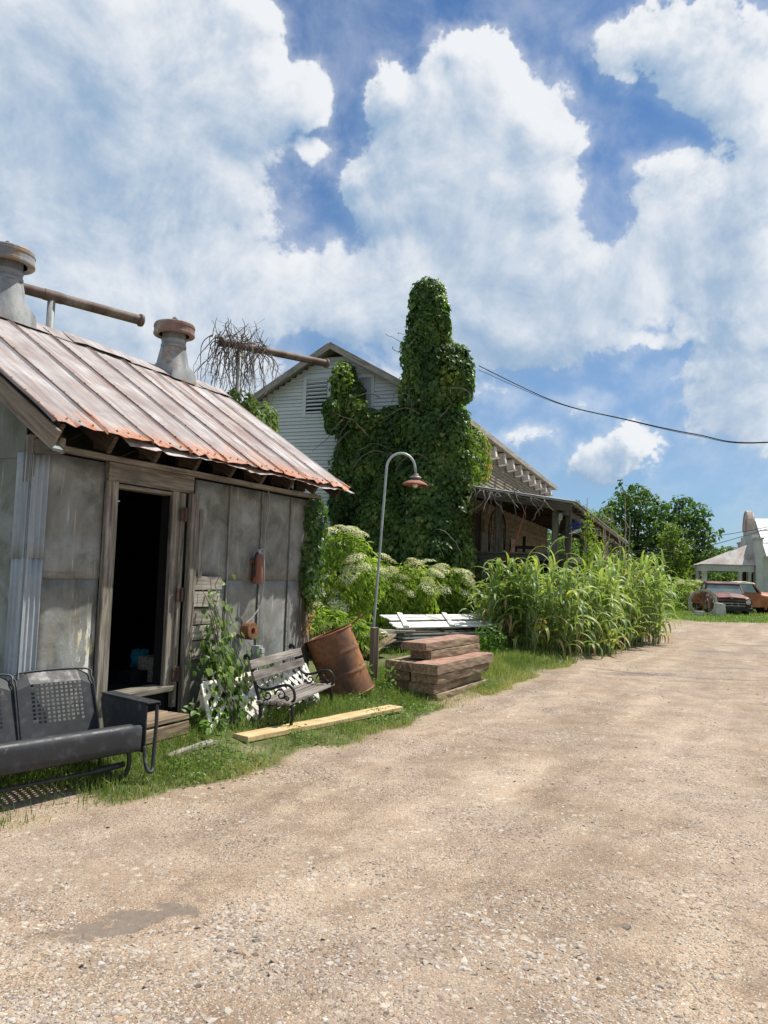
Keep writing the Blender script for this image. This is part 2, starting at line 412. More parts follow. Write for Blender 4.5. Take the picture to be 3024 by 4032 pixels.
def ground_mat():
    m, h = mat('gravel_road'); p = co(h); ga = h.attr('grass'); mu = h.attr('mud')
    big = h.noise(p, .55, 5, .6); mid = h.noise(p, 2.6, 6, .62); fine = h.noise(p, 38, 4, .7)
    dirt = h.ramp(mid, [(.3, (.205, .150, .105)), (.5, (.30, .230, .168)), (.7, (.375, .298, .222))])
    road = h.mapping(h.mapping(p, (1, 1, 1), (0, 0, 0), (0, 0, rad(27))), (1.5, .22, 1))
    band = h.noise(road, .9, 4, .55, .4)
    dirt = h.mix(h.math('MULTIPLY', h.smooth(band, .52, .64), .4), dirt, (.17, .122, .088))
    dirt = h.mix(h.math('MULTIPLY', h.smooth(band, .47, .38), .55), dirt, (.43, .355, .275))
    dirt = h.mix(h.smooth(big, .4, .65), dirt, h.ramp(mid, [(.3, (.25, .190, .150)), (.6, (.36, .292, .238))]))
    dirt = h.mix(h.math('MULTIPLY', h.smooth(h.noise(p, .9, 3, .5), .55, .68), .45), dirt, (.42, .345, .262))
    # packed small stones, two sizes
    def stones(sc, keep, seed):
        v = h.mapping(p, (1, 1, .2), (seed, seed*2, 0)); v = h.vmath('ADD', v, h.vmath('SCALE', h.noise(v, sc*1.3, 2, .5, 0, True), .35/sc))
        d = h.voronoi(v, sc, 'F1', 0); c = h.voronoi(v, sc, 'F1', 1); r = h.sep(c)
        on = h.math('GREATER_THAN', r[0], keep)
        body = h.math('MULTIPLY', h.smooth(d, .62, .34), on)
        col = h.ramp(r[1], [(.0, (.085, .068, .058)), (.2, (.20, .155, .12)), (.45, (.34, .27, .205)), (.6, (.42, .37, .31)), (.8, (.55, .50, .43)), (.9, (.44, .26, .13)), (.96, (.55, .44, .26)), (1., (.68, .65, .59))])
        return body, col, d
    # further off the small stones merge into one tone
    b1, c1, d1 = stones(105, .18, 3.1); b2, c2, d2 = stones(52, .55, 7.7)
    dens = h.smooth(h.noise(p, 1.3, 4, .6), .40, .60)
    b3, c3, d3 = stones(24, .80, 5.3); b3 = h.math('MULTIPLY', b3, h.math('MAXIMUM', h.smooth(h.noise(p, 1.6, 4, .6), .46, .60), h.smooth(band, .46, .36)))
    b2 = h.math('MULTIPLY', b2, h.smooth(h.noise(p, 1.1, 4, .6), .42, .60))
    b1 = h.math('MULTIPLY', b1, h.math('ADD', .62, h.math('MULTIPLY', dens, .38)))
    dirt = h.mix(1, dirt, (1.05, 1.03, 1.03, 1), 'MULTIPLY'); c1 = h.mix(1, c1, (1.03, 1.01, 1.01, 1), 'MULTIPLY')
    c = h.mix(h.math('MULTIPLY', b1, .9), dirt, c1); c = h.mix(h.math('MULTIPLY', b2, .9), c, c2); c = h.mix(h.math('MULTIPLY', b3, .75), c, h.mix(.45, c3, (.60, .56, .50)))
    c = h.mix(h.math('MULTIPLY', h.smooth(fine, .45, .75), .18), c, (.16, .125, .10))
    kb = h.math('ADD', h.smooth(band, .40, .62, 1.13, 1.0), h.math('MULTIPLY', h.math('SUBTRACT', mid, .5), .35))
    c = h.mix(1, c, h.comb(kb, h.math('MULTIPLY', kb, .975), h.math('MULTIPLY', kb, .945)), 'MULTIPLY')
    verge = h.math('MULTIPLY', h.smooth(ga, .01, .12), h.smooth(h.noise(p, 6, 5, .65), .42, .6))
    c = h.mix(h.math('MULTIPLY', verge, .6), c, (.33, .255, .15))
    wet = h.smooth(h.math('ADD', mu, h.math('MULTIPLY', h.math('SUBTRACT', h.noise(p, 8, 6, .68), .5), 3.2)), .62, .86)
    c = h.mix(wet, c, h.ramp(fine, [(.3, (.175, .14, .11)), (.7, (.24, .195, .155))]))
    soil = h.ramp(h.noise(p, 9, 5, .65), [(.3, (.10, .085, .045)), (.55, (.12, .145, .05)), (.75, (.21, .20, .10))])
    lawn = h.ramp(h.noise(p, 3.5, 6, .7), [(.3, (.075, .125, .025)), (.55, (.12, .19, .04)), (.75, (.22, .25, .07))])
    dy = h.sep(p)[1]
    soil = h.mix(h.smooth(dy, 22, 30), soil, lawn)
    c = h.mix(h.smooth(ga, .25, .75), c, soil)
    hgt = h.math('ADD', h.math('MULTIPLY', b1, .35), h.math('ADD', b2, h.math('MULTIPLY', fine, .5)))
    hgt = h.math('MULTIPLY', hgt, h.math('SUBTRACT', 1, h.math('MULTIPLY', wet, .85)))
    return finish(m, h, c, h.math('SUBTRACT', .92, h.math('MULTIPLY', wet, .35)), h.bump(hgt, .75, .012), 0, .2)
MT['ground'] = ground_mat()
tag(obj('ground', gme, MT['ground']), kind='structure')

# ------------------------------------------------------------------ loose stones on the road
def ico():
    t = (1+5**.5)/2
    V = np.array([(-1,t,0),(1,t,0),(-1,-t,0),(1,-t,0),(0,-1,t),(0,1,t),(0,-1,-t),(0,1,-t),(t,0,-1),(t,0,1),(-t,0,-1),(-t,0,1)], float)
    F = np.array([(0,11,5),(0,5,1),(0,1,7),(0,7,10),(0,10,11),(1,5,9),(5,11,4),(11,10,2),(10,7,6),(7,1,8),(3,9,4),(3,4,2),(3,2,6),(3,6,8),(3,8,9),(4,9,5),(2,4,11),(6,2,10),(8,6,7),(9,8,1)])
    return V/np.linalg.norm(V[0]), F
def stones_mesh(name, x, y, size, rng, sink=.68):
    V0, F0 = ico(); n = len(x)
    k = rng.uniform(.72, 1.25, (n, 12, 1)); V = V0[None]*k
    V = V*np.stack([rng.uniform(.8, 1.35, n), rng.uniform(.6, 1.0, n), rng.uniform(.28, .55, n)], 1)[:, None, :]
    a = rng.uniform(0, 6.28, n); c, s = np.cos(a)[:, None], np.sin(a)[:, None]
    tilt = rng.normal(0, .25, (n, 1))
    X = V[..., 0]*c - V[..., 1]*s; Y = V[..., 0]*s + V[..., 1]*c; Zs = V[..., 2] + V[..., 0]*tilt
    sz = size[:, None]*.5
    P = np.stack([X*sz + x[:, None], Y*sz + y[:, None], Zs*sz + (gz(x, y) + size*.5*(.5-sink))[:, None]], 2)
    F = F0[None] + (np.arange(n)*12)[:, None, None]
    return npmesh(name, P.reshape(-1, 3), F.reshape(-1, 3), False, {'lv': np.repeat(rng.uniform(0, 1, n), 12)})
def scatter_road(n, y0, y1, rng, power=1.6):
    y = y0 + (y1-y0)*rng.uniform(0, 1, n)**power
    x = rng.uniform(-.56, .60, n)*y
    return x, y
m, h = mat('gravel_stone'); lv = h.attr('lv')
sc_ = h.ramp(lv, [(.0, (.15, .125, .11)), (.10, (.25, .205, .17)), (.34, (.36, .295, .235)), (.5, (.42, .37, .31)), (.68, (.48, .44, .39)), (.82, (.44, .41, .38)), (.92, (.41, .26, .15)), (.96, (.48, .39, .25)), (1, (.62, .60, .56))])
sn_ = h.noise(co(h), 90, 3, .6)
MT['stone'] = finish(m, h, h.mix(h.smooth(sn_, .35, .7, 0, .3), sc_, (.36, .29, .22)), .85, h.bump(sn_, .3, .002), 0, .25)
rng = np.random.default_rng(5)
x, y = scatter_road(90000, 2.55, 9.5, rng)
cl = fbm(x, y, 1.1, 61, 4)
streak = np.exp(-((x - .35 - .32*(y-3))/.75)**2)*.12 + np.exp(-(((x+.95)/.8)**2 + ((y-3.5)/.5)**2))*.14
keep = (rng.uniform(0, 1, len(x)) < np.clip((cl + streak - .46)*4.5, .12, .75)) & (grass_mask(x, y) < .35)
mudk = np.exp(-((((x+1.12)*.85+(y-3.62)*.52)/.40)**2 + ((-(x+1.12)*.52+(y-3.62)*.85)/.12)**2)) > .4
keep &= ~mudk
x, y = x[keep], y[keep]; size = np.clip(rng.lognormal(math.log(.0122), .46, len(x))*(1 + .5*sstep(.56, .70, fbm(x, y, 1.7, 67, 3))), .007, .052)
tag(obj('gravel', stones_mesh('gravel', x, y, size, rng), MT['stone']), 'loose grey and tan gravel lying on the dirt road', 'gravel', kind='stuff')
x, y = scatter_road(9000, 9.0, 24, rng, 1.2)
keep = (fbm(x, y, .8, 63, 4) > .5) & (grass_mask(x, y) < .35)
x, y = x[keep], y[keep]
tag(obj('gravel', stones_mesh('gravel_far', x, y, np.clip(rng.lognormal(math.log(.028), .35, len(x)), .015, .07), rng), MT['stone']), 'scattered pale stones on the road further along', 'gravel', kind='stuff')

# ------------------------------------------------------------------ grass
def blades_mesh(name, x, y, z0, hgt, wd, rng, lean=.5, lv=None):
    n = len(x); a = rng.uniform(0, 6.28, n); b = rng.uniform(0, 6.28, n); l = np.abs(rng.normal(0, lean, n))*hgt
    dx, dy = np.cos(a)*wd*.5, np.sin(a)*wd*.5; lx, ly = np.cos(b)*l, np.sin(b)*l
    def row(t, k):
        px = x + lx*t*t; py = y + ly*t*t; pz = z0 + hgt*(t - .25*t*t*np.clip(l/hgt, 0, 1.2))
        return np.stack([px-dx*k, py-dy*k, pz], 1), np.stack([px+dx*k, py+dy*k, pz], 1)
    R = [row(0, 1), row(.5, .8), row(1., .12)]
    V = np.stack([R[0][0], R[0][1], R[1][0], R[1][1], R[2][0], R[2][1]], 1)
    F = np.array([(0, 1, 3, 2), (2, 3, 5, 4)])[None] + (np.arange(n)*6)[:, None, None]
    return npmesh(name, V.reshape(-1, 3), F.reshape(-1, 4), False, {'lv': np.repeat(rng.uniform(0, 1, n) if lv is None else lv, 6)})
MT['grass'] = leafmat('grass_blade', (.075, .13, .022), (.135, .195, .045), (.25, .275, .09), .35, .5, (.42, .36, .18))
def strip_points(n, y0, y1, back, rng):
    y = y0 + (y1-y0)*rng.uniform(0, 1, n)**1.25
    x = edge_x(y) + .12 - rng.uniform(0, 1, n)*back
    return x, y
rng = np.random.default_rng(11)
x, y = strip_points(95000, 4.3, 14, 2.3, rng)
lush = fbm(x, y, 1.5, 91, 3)
pa, pb = np.array([-1.20, 6.84]), np.array([.20, 8.68]); tt = np.clip(((x-pa[0])*(pb-pa)[0] + (y-pa[1])*(pb-pa)[1])/np.sum((pb-pa)**2), 0, 1)
off = np.hypot(x-pa[0]-tt*(pb-pa)[0], y-pa[1]-tt*(pb-pa)[1])
keep = (off > .10 + .06*rng.uniform(0, 1, len(x))**3) & (rng.uniform(0, 1, len(x)) < grass_mask(x, y)*np.clip(lush*1.9-.25, .12, 1))
x, y = x[keep], y[keep]; d = edge_x(y)-x
hg = rng.uniform(.025, .075, len(x))*(1 + .7*sstep(.2, .9, d))*(.6 + .9*fbm(x, y, 2, 93, 2))*(1+.4*sstep(9, 12, y))
lv = np.clip(rng.normal(.5, .24, len(x)) + .45*sstep(.4, .0, d) + .3*sstep(.55, .7, fbm(x, y, 1.1, 97, 3)), 0, 1)
tag(obj('grass', blades_mesh('grass', x, y, gz(x, y)-.005, hg, rng.uniform(.004, .008, len(x)), rng, .55, lv), MT['grass']),
    'rough green grass along the foot of the shed beside the road', 'grass', kind='stuff')
x, y = strip_points(9000, 14, 27, 4.0, rng); keep = rng.uniform(0, 1, len(x)) < grass_mask(x, y); x, y = x[keep], y[keep]
tag(obj('grass', blades_mesh('grass_cane', x, y, gz(x, y)-.01, rng.uniform(.06, .18, len(x)), rng.uniform(.01, .02, len(x)), rng, .6), MT['grass']),
    'grass fringe around the foot of the tall reeds', 'grass', kind='stuff')
n = 26000; y = rng.uniform(30, 49, n); x = rng.uniform(11, 36, n); keep = rng.uniform(0, 1, n) < grass_mask(x, y); x, y = x[keep], y[keep]
tag(obj('grass', blades_mesh('grass_far', x, y, gz(x, y)-.01, rng.uniform(.05, .16, len(x)), rng.uniform(.02, .05, len(x)), rng, .5, np.clip(rng.normal(.6, .2, len(x)), 0, .95)), MT['grass']),
    'mown lawn around the two old pickup trucks', 'grass', kind='stuff')

# ------------------------------------------------------------------ leaf clouds
TPL = {
 'ivy': (np.array([(0,0,0),(-.5,.12,.06),(-.38,.6,.05),(0,1,-.14),(.38,.6,.05),(.5,.12,.06)]), np.array([(0,3,2,1),(0,5,4,3)])),
 'oval': (np.array([(0,0,0),(-.3,.3,.05),(-.22,.75,.02),(0,1,-.1),(.22,.75,.02),(.3,.3,.05)]), np.array([(0,3,2,1),(0,5,4,3)])),
 'lance': (np.array([(0,0,0),(-.13,.35,.03),(-.08,.75,-.03),(0,1,-.16),(.08,.75,-.03),(.13,.35,.03)]), np.array([(0,3,2,1),(0,5,4,3)])),
}
def unit(v): return v/np.maximum(np.linalg.norm(v, axis=-1, keepdims=True), 1e-9)
def leaf_mesh(name, P, N, tip, size, shape='ivy', lv=None, rng=np.random.default_rng(1)):
    P = np.asarray(P, float); n = len(P); N = unit(np.asarray(N, float)); tip = np.asarray(tip, float)
    v = unit(tip - N*np.sum(tip*N, 1, keepdims=True)); u = np.cross(v, N)
    tv, tf = TPL[shape]; s = np.asarray(size, float).reshape(-1, 1, 1)
    V = P[:, None, :] + s*(tv[None, :, 0:1]*u[:, None] + tv[None, :, 1:2]*v[:, None] + tv[None, :, 2:3]*N[:, None])
    F = tf[None] + (np.arange(n)*len(tv))[:, None, None]
    lv = rng.uniform(0, 1, n) if lv is None else lv
    return npmesh(name, V.reshape(-1, 3), F.reshape(-1, 4), False, {'lv': np.repeat(np.clip(lv, 0, 1), len(tv))})
def rdir(n, rng): return unit(rng.normal(0, 1, (n, 3)))
# low broad-leaved weeds between the grass blades
x, y = strip_points(12000, 4.5, 11, 2.2, rng)
keep = rng.uniform(0, 1, len(x)) < grass_mask(x, y)*sstep(.5, .62, fbm(x, y, 1.7, 95, 3)); x, y = x[keep], y[keep]; n = len(x)
P = np.stack([x, y, gz(x, y) + rng.uniform(.01, .09, n)], 1); N = rdir(n, rng)*.6 + np.array([0, 0, 1]); tp = rdir(n, rng)
MT['weed'] = leafmat('weed_leaf', (.06, .13, .02), (.12, .22, .04), (.20, .31, .07), .35, .45)
tag(obj('weeds', leaf_mesh('weeds', P, N, tp, rng.uniform(.018, .04, n), 'oval', None, rng), MT['weed']), 'small leafy weeds among the grass by the shed', 'weeds', kind='stuff')

# ------------------------------------------------------------------ the tin shed
SX, SY = .4433, .8964
SHED = frame(-2.664, 5.725, 0, SX, SY)      # x along the front wall, y into the shed, z up
def sheet_mat(paint=False):
    """old galvanised sheet gone dull, with rain streaks, brown grime and pale splashes"""
    m, h = mat('old_zinc_sheet_painted' if paint else 'old_zinc_sheet'); v = shifted(h, co(h)); o = co(h)
    st = h.noise(h.mapping(v, (7, 7, .55)), 2.2, 6, .65, .3); bl = h.noise(v, 2.3, 6, .62, .6); fn = h.noise(v, 45, 4, .65)
    c = h.ramp(bl, [(.28, (.105, .105, .085)), (.45, (.205, .208, .185)), (.6, (.285, .30, .285)), (.75, (.365, .37, .355))])
    c = h.mix(h.math('MULTIPLY', h.smooth(st, .48, .72), .65), c, (.26, .225, .165))
    c = h.mix(h.math('MULTIPLY', h.smooth(h.noise(h.mapping(v, (9, 9, .8)), 3, 5, .6), .60, .72), .5), c, (.55, .56, .52))
    z = h.sep(o)[2]
    pat = h.math('MULTIPLY', h.smooth(h.noise(v, 3.2, 6, .7), .50, .66), .55)
    c = h.mix(pat, c, (.085, .08, .062))
    run = h.math('MULTIPLY', h.smooth(h.noise(h.mapping(v, (26, 26, .7)), 1.4, 4, .6), .62, .72), h.smooth(h.noise(v, 2.7, 4, .6), .45, .62))
    c = h.mix(h.math('MULTIPLY', run, .7), c, (.20, .105, .055))
    if paint:   # flaked white and yellow paint beside the door jamb
        xx = h.sep(o)[0]; fl = h.noise(h.mapping(o, (5, 5, 1.3)), 2.2, 6, .7)
        k = h.math('MULTIPLY', h.smooth(h.math('ADD', fl, h.math('MULTIPLY', h.smooth(xx, .30, .56), .22)), .66, .70), h.smooth(z, 1.15, .95))
        c = h.mix(k, c, h.ramp(h.noise(o, 3, 3, .5), [(.45, (.66, .65, .60)), (.6, (.62, .56, .36))]))
    # darker brown tone towards the top
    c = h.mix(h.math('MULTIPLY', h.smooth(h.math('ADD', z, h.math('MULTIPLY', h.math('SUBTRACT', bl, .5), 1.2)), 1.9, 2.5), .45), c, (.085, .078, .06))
    return finish(m, h, c, h.smooth(fn, .3, .7, .55, .8), h.bump(h.math('ADD', h.math('MULTIPLY', bl, 2.5), h.math('MULTIPLY', fn, .3)), .35, .012), .0, .35)
MT['sheet'] = sheet_mat(); MT['sheetpaint'] = sheet_mat(True)
def roof_mat():
    m, h = mat('rusted_roof_tin'); o = co(h); v = shifted(h, o); tintv = oinfo(h)['Color']
    st = h.noise(h.mapping(v, (9, .8, 1)), 2.0, 6, .62, .25); st2 = h.noise(h.mapping(v, (22, 1.1, 1)), 1.6, 5, .6, .2)
    bl = h.noise(v, 2.1, 6, .62, .5); fn = h.noise(v, 30, 4, .6); yy = h.sep(o)[1]
    c = h.ramp(bl, [(.25, (.20, .165, .156)), (.43, (.30, .272, .264)), (.56, (.40, .385, .38)), (.72, (.52, .512, .508))])
    pur = h.math('MULTIPLY', h.smooth(st, .38, .66), h.sep(tintv)[0])
    c = h.mix(pur, c, (.205, .125, .108))
    c = h.mix(h.math('MULTIPLY', h.smooth(st2, .52, .70), .65), c, (.34, .18, .105))
    # the drip edge has rusted through to orange
    low = h.smooth(h.math('ADD', yy, h.math('ADD', h.math('MULTIPLY', h.math('SUBTRACT', st2, .5), -1.9), h.math('MULTIPLY', h.math('SUBTRACT', bl, .5), -.8))), .30, -.06)
    c = h.mix(low, c, h.ramp(fn, [(.3, (.30, .095, .045)), (.55, (.43, .165, .07)), (.75, (.52, .28, .14))]))
    return finish(m, h, c, .6, h.bump(h.math('ADD', bl, h.math('MULTIPLY', fn, .25)), .25, .01), .1, .3)
MT['roof'] = roof_mat()
MT['rustseam'] = rust('rusty_seam', (.26, .105, .055), (.12, .055, .038), (.42, .20, .10))
MT['drum'] = rust('rusty_drum', (.25, .115, .055), (.085, .05, .036), (.42, .185, .075), grey=None, scale=2.6, streak=(1, 1, .6))
MT['seamcap'] = rust('seam_cap_rust', (.29, .185, .14), (.20, .12, .09), (.38, .30, .26))
MT['darkrust'] = rust('dark_rust', (.075, .045, .035), (.04, .028, .024), (.13, .075, .05))
MT['ventmetal'] = rust('vent_metal', (.27, .28, .28), (.17, .18, .185), (.38, .38, .365), grey=(.30, .185, .10), rough=.5, scale=2.6, streak=(2, 2, .5))
MT['tinstrip'] = rust('old_tin_strip', (.46, .42, .39), (.33, .15, .09), (.58, .55, .53), rough=.55, scale=3.5, streak=(1, 1, 1))
MT['ventrust'] = rust('vent_cap_rust', (.27, .17, .135), (.17, .11, .09), (.36, .33, .29), rough=.6, scale=2.6, streak=(1, 1, 1))
MT['brownpaint'] = wood('brown_trim', (.13, .095, .07), (.27, .215, .165), (.38, .32, .26))
MT['trimgrey'] = plain('green_grey_trim', (.23, .265, .255), .7, 0, .2, 5)

shed = root('shed', SHED, 'grey tin-sided shed with rusty metal roof and open dark doorway', 'shed')
L_, Dp = 4.07, 3.26; ZT = 2.47; Z0 = .05
PH = math.atan(.672); EYV, EZ = -.43, 2.585; RYV = 1.63; RZV = EZ + (RYV-EYV)*.672
def zroof(y): return EZ + (y-EYV)*.672 if y <= RYV else EZ + (2*RYV-EYV-y)*.672
# framed core of the walls, with the doorway left open
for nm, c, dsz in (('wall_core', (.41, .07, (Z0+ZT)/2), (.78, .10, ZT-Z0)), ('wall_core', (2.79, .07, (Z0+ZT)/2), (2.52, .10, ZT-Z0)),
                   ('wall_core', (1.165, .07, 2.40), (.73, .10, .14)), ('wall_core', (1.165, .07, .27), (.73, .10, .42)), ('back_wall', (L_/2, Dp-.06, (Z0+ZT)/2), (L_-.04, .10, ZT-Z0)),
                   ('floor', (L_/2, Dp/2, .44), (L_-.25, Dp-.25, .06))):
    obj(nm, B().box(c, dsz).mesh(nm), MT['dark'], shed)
for xx in (.07, L_-.07):
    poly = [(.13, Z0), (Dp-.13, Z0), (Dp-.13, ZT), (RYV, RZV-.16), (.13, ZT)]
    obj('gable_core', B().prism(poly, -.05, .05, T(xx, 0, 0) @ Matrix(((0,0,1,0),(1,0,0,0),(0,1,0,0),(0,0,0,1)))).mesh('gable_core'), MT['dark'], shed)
def sheet(name, x0, x1, z0, z1, off=0., parent=shed, n=10, seed=0):
    """front wall sheet with shallow dents"""
    r = np.random.default_rng(seed); nx_, nz_ = 7, 9
    X, Zz = np.meshgrid(np.linspace(0, x1-x0, nx_), np.linspace(0, z1-z0, nz_))
    Y = (r.uniform(-1, 1, X.shape))*.0035; Y[:, 0] = Y[:, -1] = 0
    V = np.stack([X.ravel(), Y.ravel(), Zz.ravel()], 1); i = (np.arange(nz_-1)[:, None]*nx_+np.arange(nx_-1)[None]).ravel()
    me = npmesh(name, V, np.stack([i, i+1, i+nx_+1, i+nx_], 1), True)
    o = obj(name, me, MT['sheet'], parent, T(x0, -.006-off, z0)); add_mod(o, 'SOLIDIFY', thickness=.004, offset=-1.); return o
cols = [(.10, .70), (1.84, 2.385), (2.385, 2.95), (2.95, 3.525), (3.525, 4.07)]
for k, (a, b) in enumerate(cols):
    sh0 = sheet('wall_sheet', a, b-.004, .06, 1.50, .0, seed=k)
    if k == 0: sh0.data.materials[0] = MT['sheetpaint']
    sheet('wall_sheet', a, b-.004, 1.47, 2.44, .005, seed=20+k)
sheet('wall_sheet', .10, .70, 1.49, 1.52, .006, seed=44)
for xx in (2.385, 2.95, 3.525):
    b = B().box((0, 0, 1.19), (.022, .012, 2.38))
    for zz in np.arange(.15, 2.4, .17): b.box((random.uniform(-.006, .006), -.009, zz), (.009, .008, .009))
    obj('seam_strip', b.mesh('seam_strip'), MT['sheet'], shed, T(xx, -.017, .06), (.3, .3, .3))
# corrugated flashing folded round the near corner
def corr(wd, ht, n=5, amp=.009, along='x'):
    nx_ = n*8+1; X = np.linspace(0, wd, nx_); V = []; F = []
    for z in np.linspace(0, ht, 7):
        for xq in X:
            yq = -amp*(1+math.cos(2*math.pi*n*xq/wd))
            V.append((xq, yq, z) if along == 'x' else (yq, xq, z))
    i = (np.arange(6)[:, None]*nx_+np.arange(nx_-1)[None]).ravel()
    return npmesh('corner_flashing', V, np.stack([i, i+1, i+nx_+1, i+nx_], 1), True)
MT['corr'] = rust('zinc_flashing', (.34, .38, .41), (.25, .285, .31), (.44, .47, .49), rough=.45, scale=2.2, streak=(6, 6, .4))
for z0, hh, dd in ((.10, 1.55, 0), (1.62, .80, .006)):
    add_mod(obj('corner_flashing', corr(.15, hh, 3), MT['corr'], shed, T(-.035, -.016-dd, z0)), 'SOLIDIFY', thickness=.002)
    add_mod(obj('corner_flashing', corr(.14, hh, 3, .009, 'y'), MT['corr'], shed, T(-.022-dd, -.022, z0)), 'SOLIDIFY', thickness=.002)
obj('corner_flashing', B().box((-.014, -.002, 1.27), (.045, .045, 2.34)).mesh('corner_flashing'), MT['corr'], shed)
board('corner_post', (.0, .02, 2.2), (.0, .02, 2.55), .09, .09, MT['oldwood'], shed, up=(0, 1, 0))
# near gable end: three columns of sheets, the upper ones cut to the roof slope
for k, (y0, y1) in enumerate(((.10, .72), (.72, 1.34), (1.34, 1.96), (1.96, 2.58), (2.58, 3.2))):
    for (za, zb, dd) in ((.06, 2.42, 0), (2.39, None, .006)):
        if zb is None:
            f = lambda q: zroof(q) - .10
            P = [(y0, za), (y1-.004, za), (y1-.004, f(y1))] + ([(RYV, f(RYV))] if y0 < RYV < y1 else []) + [(y0, f(y0))]
        else: P = [(y0, za), (y1-.004, za), (y1-.004, zb), (y0, zb)]
        obj('gable_sheet', B().prism(P, -.003, .003, T(.012-dd, 0, 0) @ Matrix(((0,0,1,0),(1,0,0,0),(0,1,0,0),(0,0,0,1)))).mesh('gable_sheet'), MT['sheet'], shed)
# doorway
OW = MT['oldwood']
board('door_jamb', (.765, -.025, .08), (.765, -.025, 2.29), .125, .045, OW, shed, up=(0, 1, 0), n=4)
board('door_jamb', (1.555, -.02, .46), (1.555, -.02, 2.29), .105, .045, OW, shed, up=(0, 1, 0), n=4)
board('door_lintel', (.70, -.032, 2.375), (1.77, -.032, 2.375), .17, .05, OW, shed, up=(0, 1, 0), n=4)
board('door_stop', (.84, .03, 2.265), (1.50, .03, 2.265), .12, .035, OW, shed)
board('door_sill', (.80, .02, .475), (1.62, .02, .475), .22, .05, OW, shed)
board('door_post', (1.625, -.04, .30), (1.625, -.04, 2.28), .06, .05, MT['oldwood'], shed, up=(0, 1, 0))
dleaf = board('door_leaf', (1.74, -.085, .20), (1.74, -.085, 2.285), .105, .06, OW, shed, up=(0, 1, 0), n=5, jit=.004)
for z in (2.08, 1.33, .60):
    b = B().box((0, 0, 0), (.115, .012, .125)).tube([(0, -.01, -.065), (0, -.01, .065)], .012, 8)
    for q in (-.04, .04):
        for r in (-.04, .04): b.box((q, -.008, r), (.012, .006, .012))
    obj('hinge', b.mesh('hinge'), MT['darkrust'], shed, T(1.635, -.072, z))
for k, (z, hh, off) in enumerate(((1.44, .13, 0), (1.285, .145, .012), (1.12, .15, .0), (.965, .13, .012), (.80, .17, .0))):
    board('door_panel', (1.79, -.075-off, z), (2.21+random.uniform(-.02, .03), -.06-off, z-.004), hh, .03, MT['greyplank'], shed, up=(0, 1, 0))
# eave: plate, rafters, blocking
board('wall_plate', (.02, -.04, 2.485), (4.08, -.04, 2.485), .10, .045, MT['greyplank'], shed, n=5, jit=.006)
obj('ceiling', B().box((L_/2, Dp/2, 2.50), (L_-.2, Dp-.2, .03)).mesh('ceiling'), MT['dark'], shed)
for k in range(9):
    s = -.09 + k*.515
    p0 = Vector((s, EYV+.07, EZ-.105+.05)); p1 = Vector((s, RYV, RZV-.055-.05))
    board('rafter', p0, p1, .045, .155, MT['darkwood'], shed)
    if k < 8: obj('blocking', B().box((s+.26, .04, 2.62), (.20, .04, .16)).mesh('blocking'), MT['darkwood'], shed)
board('barge_board', (-.155, EYV+.02, EZ-.115), (-.155, RYV, RZV-.115), .03, .15, MT['brownpaint'], shed)
board('soffit_trim', (-.12, EYV+.03, EZ-.185), (-.12, RYV, RZV-.185), .085, .022, MT['trimgrey'], shed)
board('eave_return', (.0, -.30, 2.46), (.0, .02, 2.46), .05, .12, MT['oldwood'], shed)
# roof sheets: crimped edges, buckled drip edge
NS = 9; RW = (4.165+.19)/NS; RL = math.hypot(RYV-EYV, RZV-EZ)
def roof_sheet_mesh(wd, ln, seed):
    r = np.random.default_rng(seed)
    prof = [(0, 0), (.010, .012), (.022, 0), (.10, .002), (.2, -.001), (wd*.5, .003), (wd*.72, -.002), (wd-.028, 0), (wd-.014, .013), (wd+.004, .004)]
    ysr = [0, .05, .12, .3, .7, 1.2, 1.8, ln]; V = []
    bx = r.normal(0, 1, len(prof))
    for j, yq in enumerate(ysr):
        for i, (xq, zq) in enumerate(prof):
            e = math.exp(-yq/.16)
            V.append((xq, yq + (r.uniform(-.022, .022) if j == 0 else 0), zq + e*bx[i]*.010 + r.normal(0, .0015)))
    n = len(prof); i = (np.arange(len(ysr)-1)[:, None]*n+np.arange(n-1)[None]).ravel()
    return npmesh('roof_sheet', V, np.stack([i, i+1, i+n+1, i+n], 1), False)
TINT = [.55, .4, .7, .45, .5, 1., 1., .65, .5]
RFM = T(-.19, EYV, EZ) @ RX(PH)
for k in range(NS):
    o = obj('roof_sheet', roof_sheet_mesh(RW, RL, 100+k), MT['roof'], shed, RFM @ T(k*RW, 0, .012+.003*(k % 2)), (TINT[k], .5, .5))
    add_mod(o, 'SOLIDIFY', thickness=.003)
    b = B()
    for yq in np.arange(.06, RL, .19): b.lathe([(.0, .012), (.009, .006), (.010, 0)], 6, T(.011+random.uniform(-.004, .004), yq, .014))
    for xq in (.15, .27, .39): b.lathe([(.0, .012), (.009, .006), (.010, 0)], 6, T(xq, .07+random.uniform(-.02, .02), .006))
    obj('nail_row', b.mesh('nail_row'), MT['rustseam'], o, RFM @ T(k*RW, 0, .014), kind='stuff')
    sb = B().beam((.011, .02, .014), (.011, RL-.05, .014), .013, .005)
    obj('seam_cap', sb.mesh('seam_cap'), MT['seamcap'], o, RFM @ T(k*RW, 0, .0165))
BKM = T(-.19, 2*RYV-EYV, EZ) @ RX(math.pi-PH) 
bk = B()
for k in range(NS): bk.box((k*RW+RW/2, RL/2, -.015), (RW-.004, RL, .006))
obj('back_roof', bk.mesh('back_roof'), MT['roof'], shed, T(-.19, 2*RYV-EYV, EZ) @ Matrix(((1,0,0,0),(0,-math.cos(PH),0,0),(0,math.sin(PH),1,0),(0,0,0,1))), (.4, .5, .5))
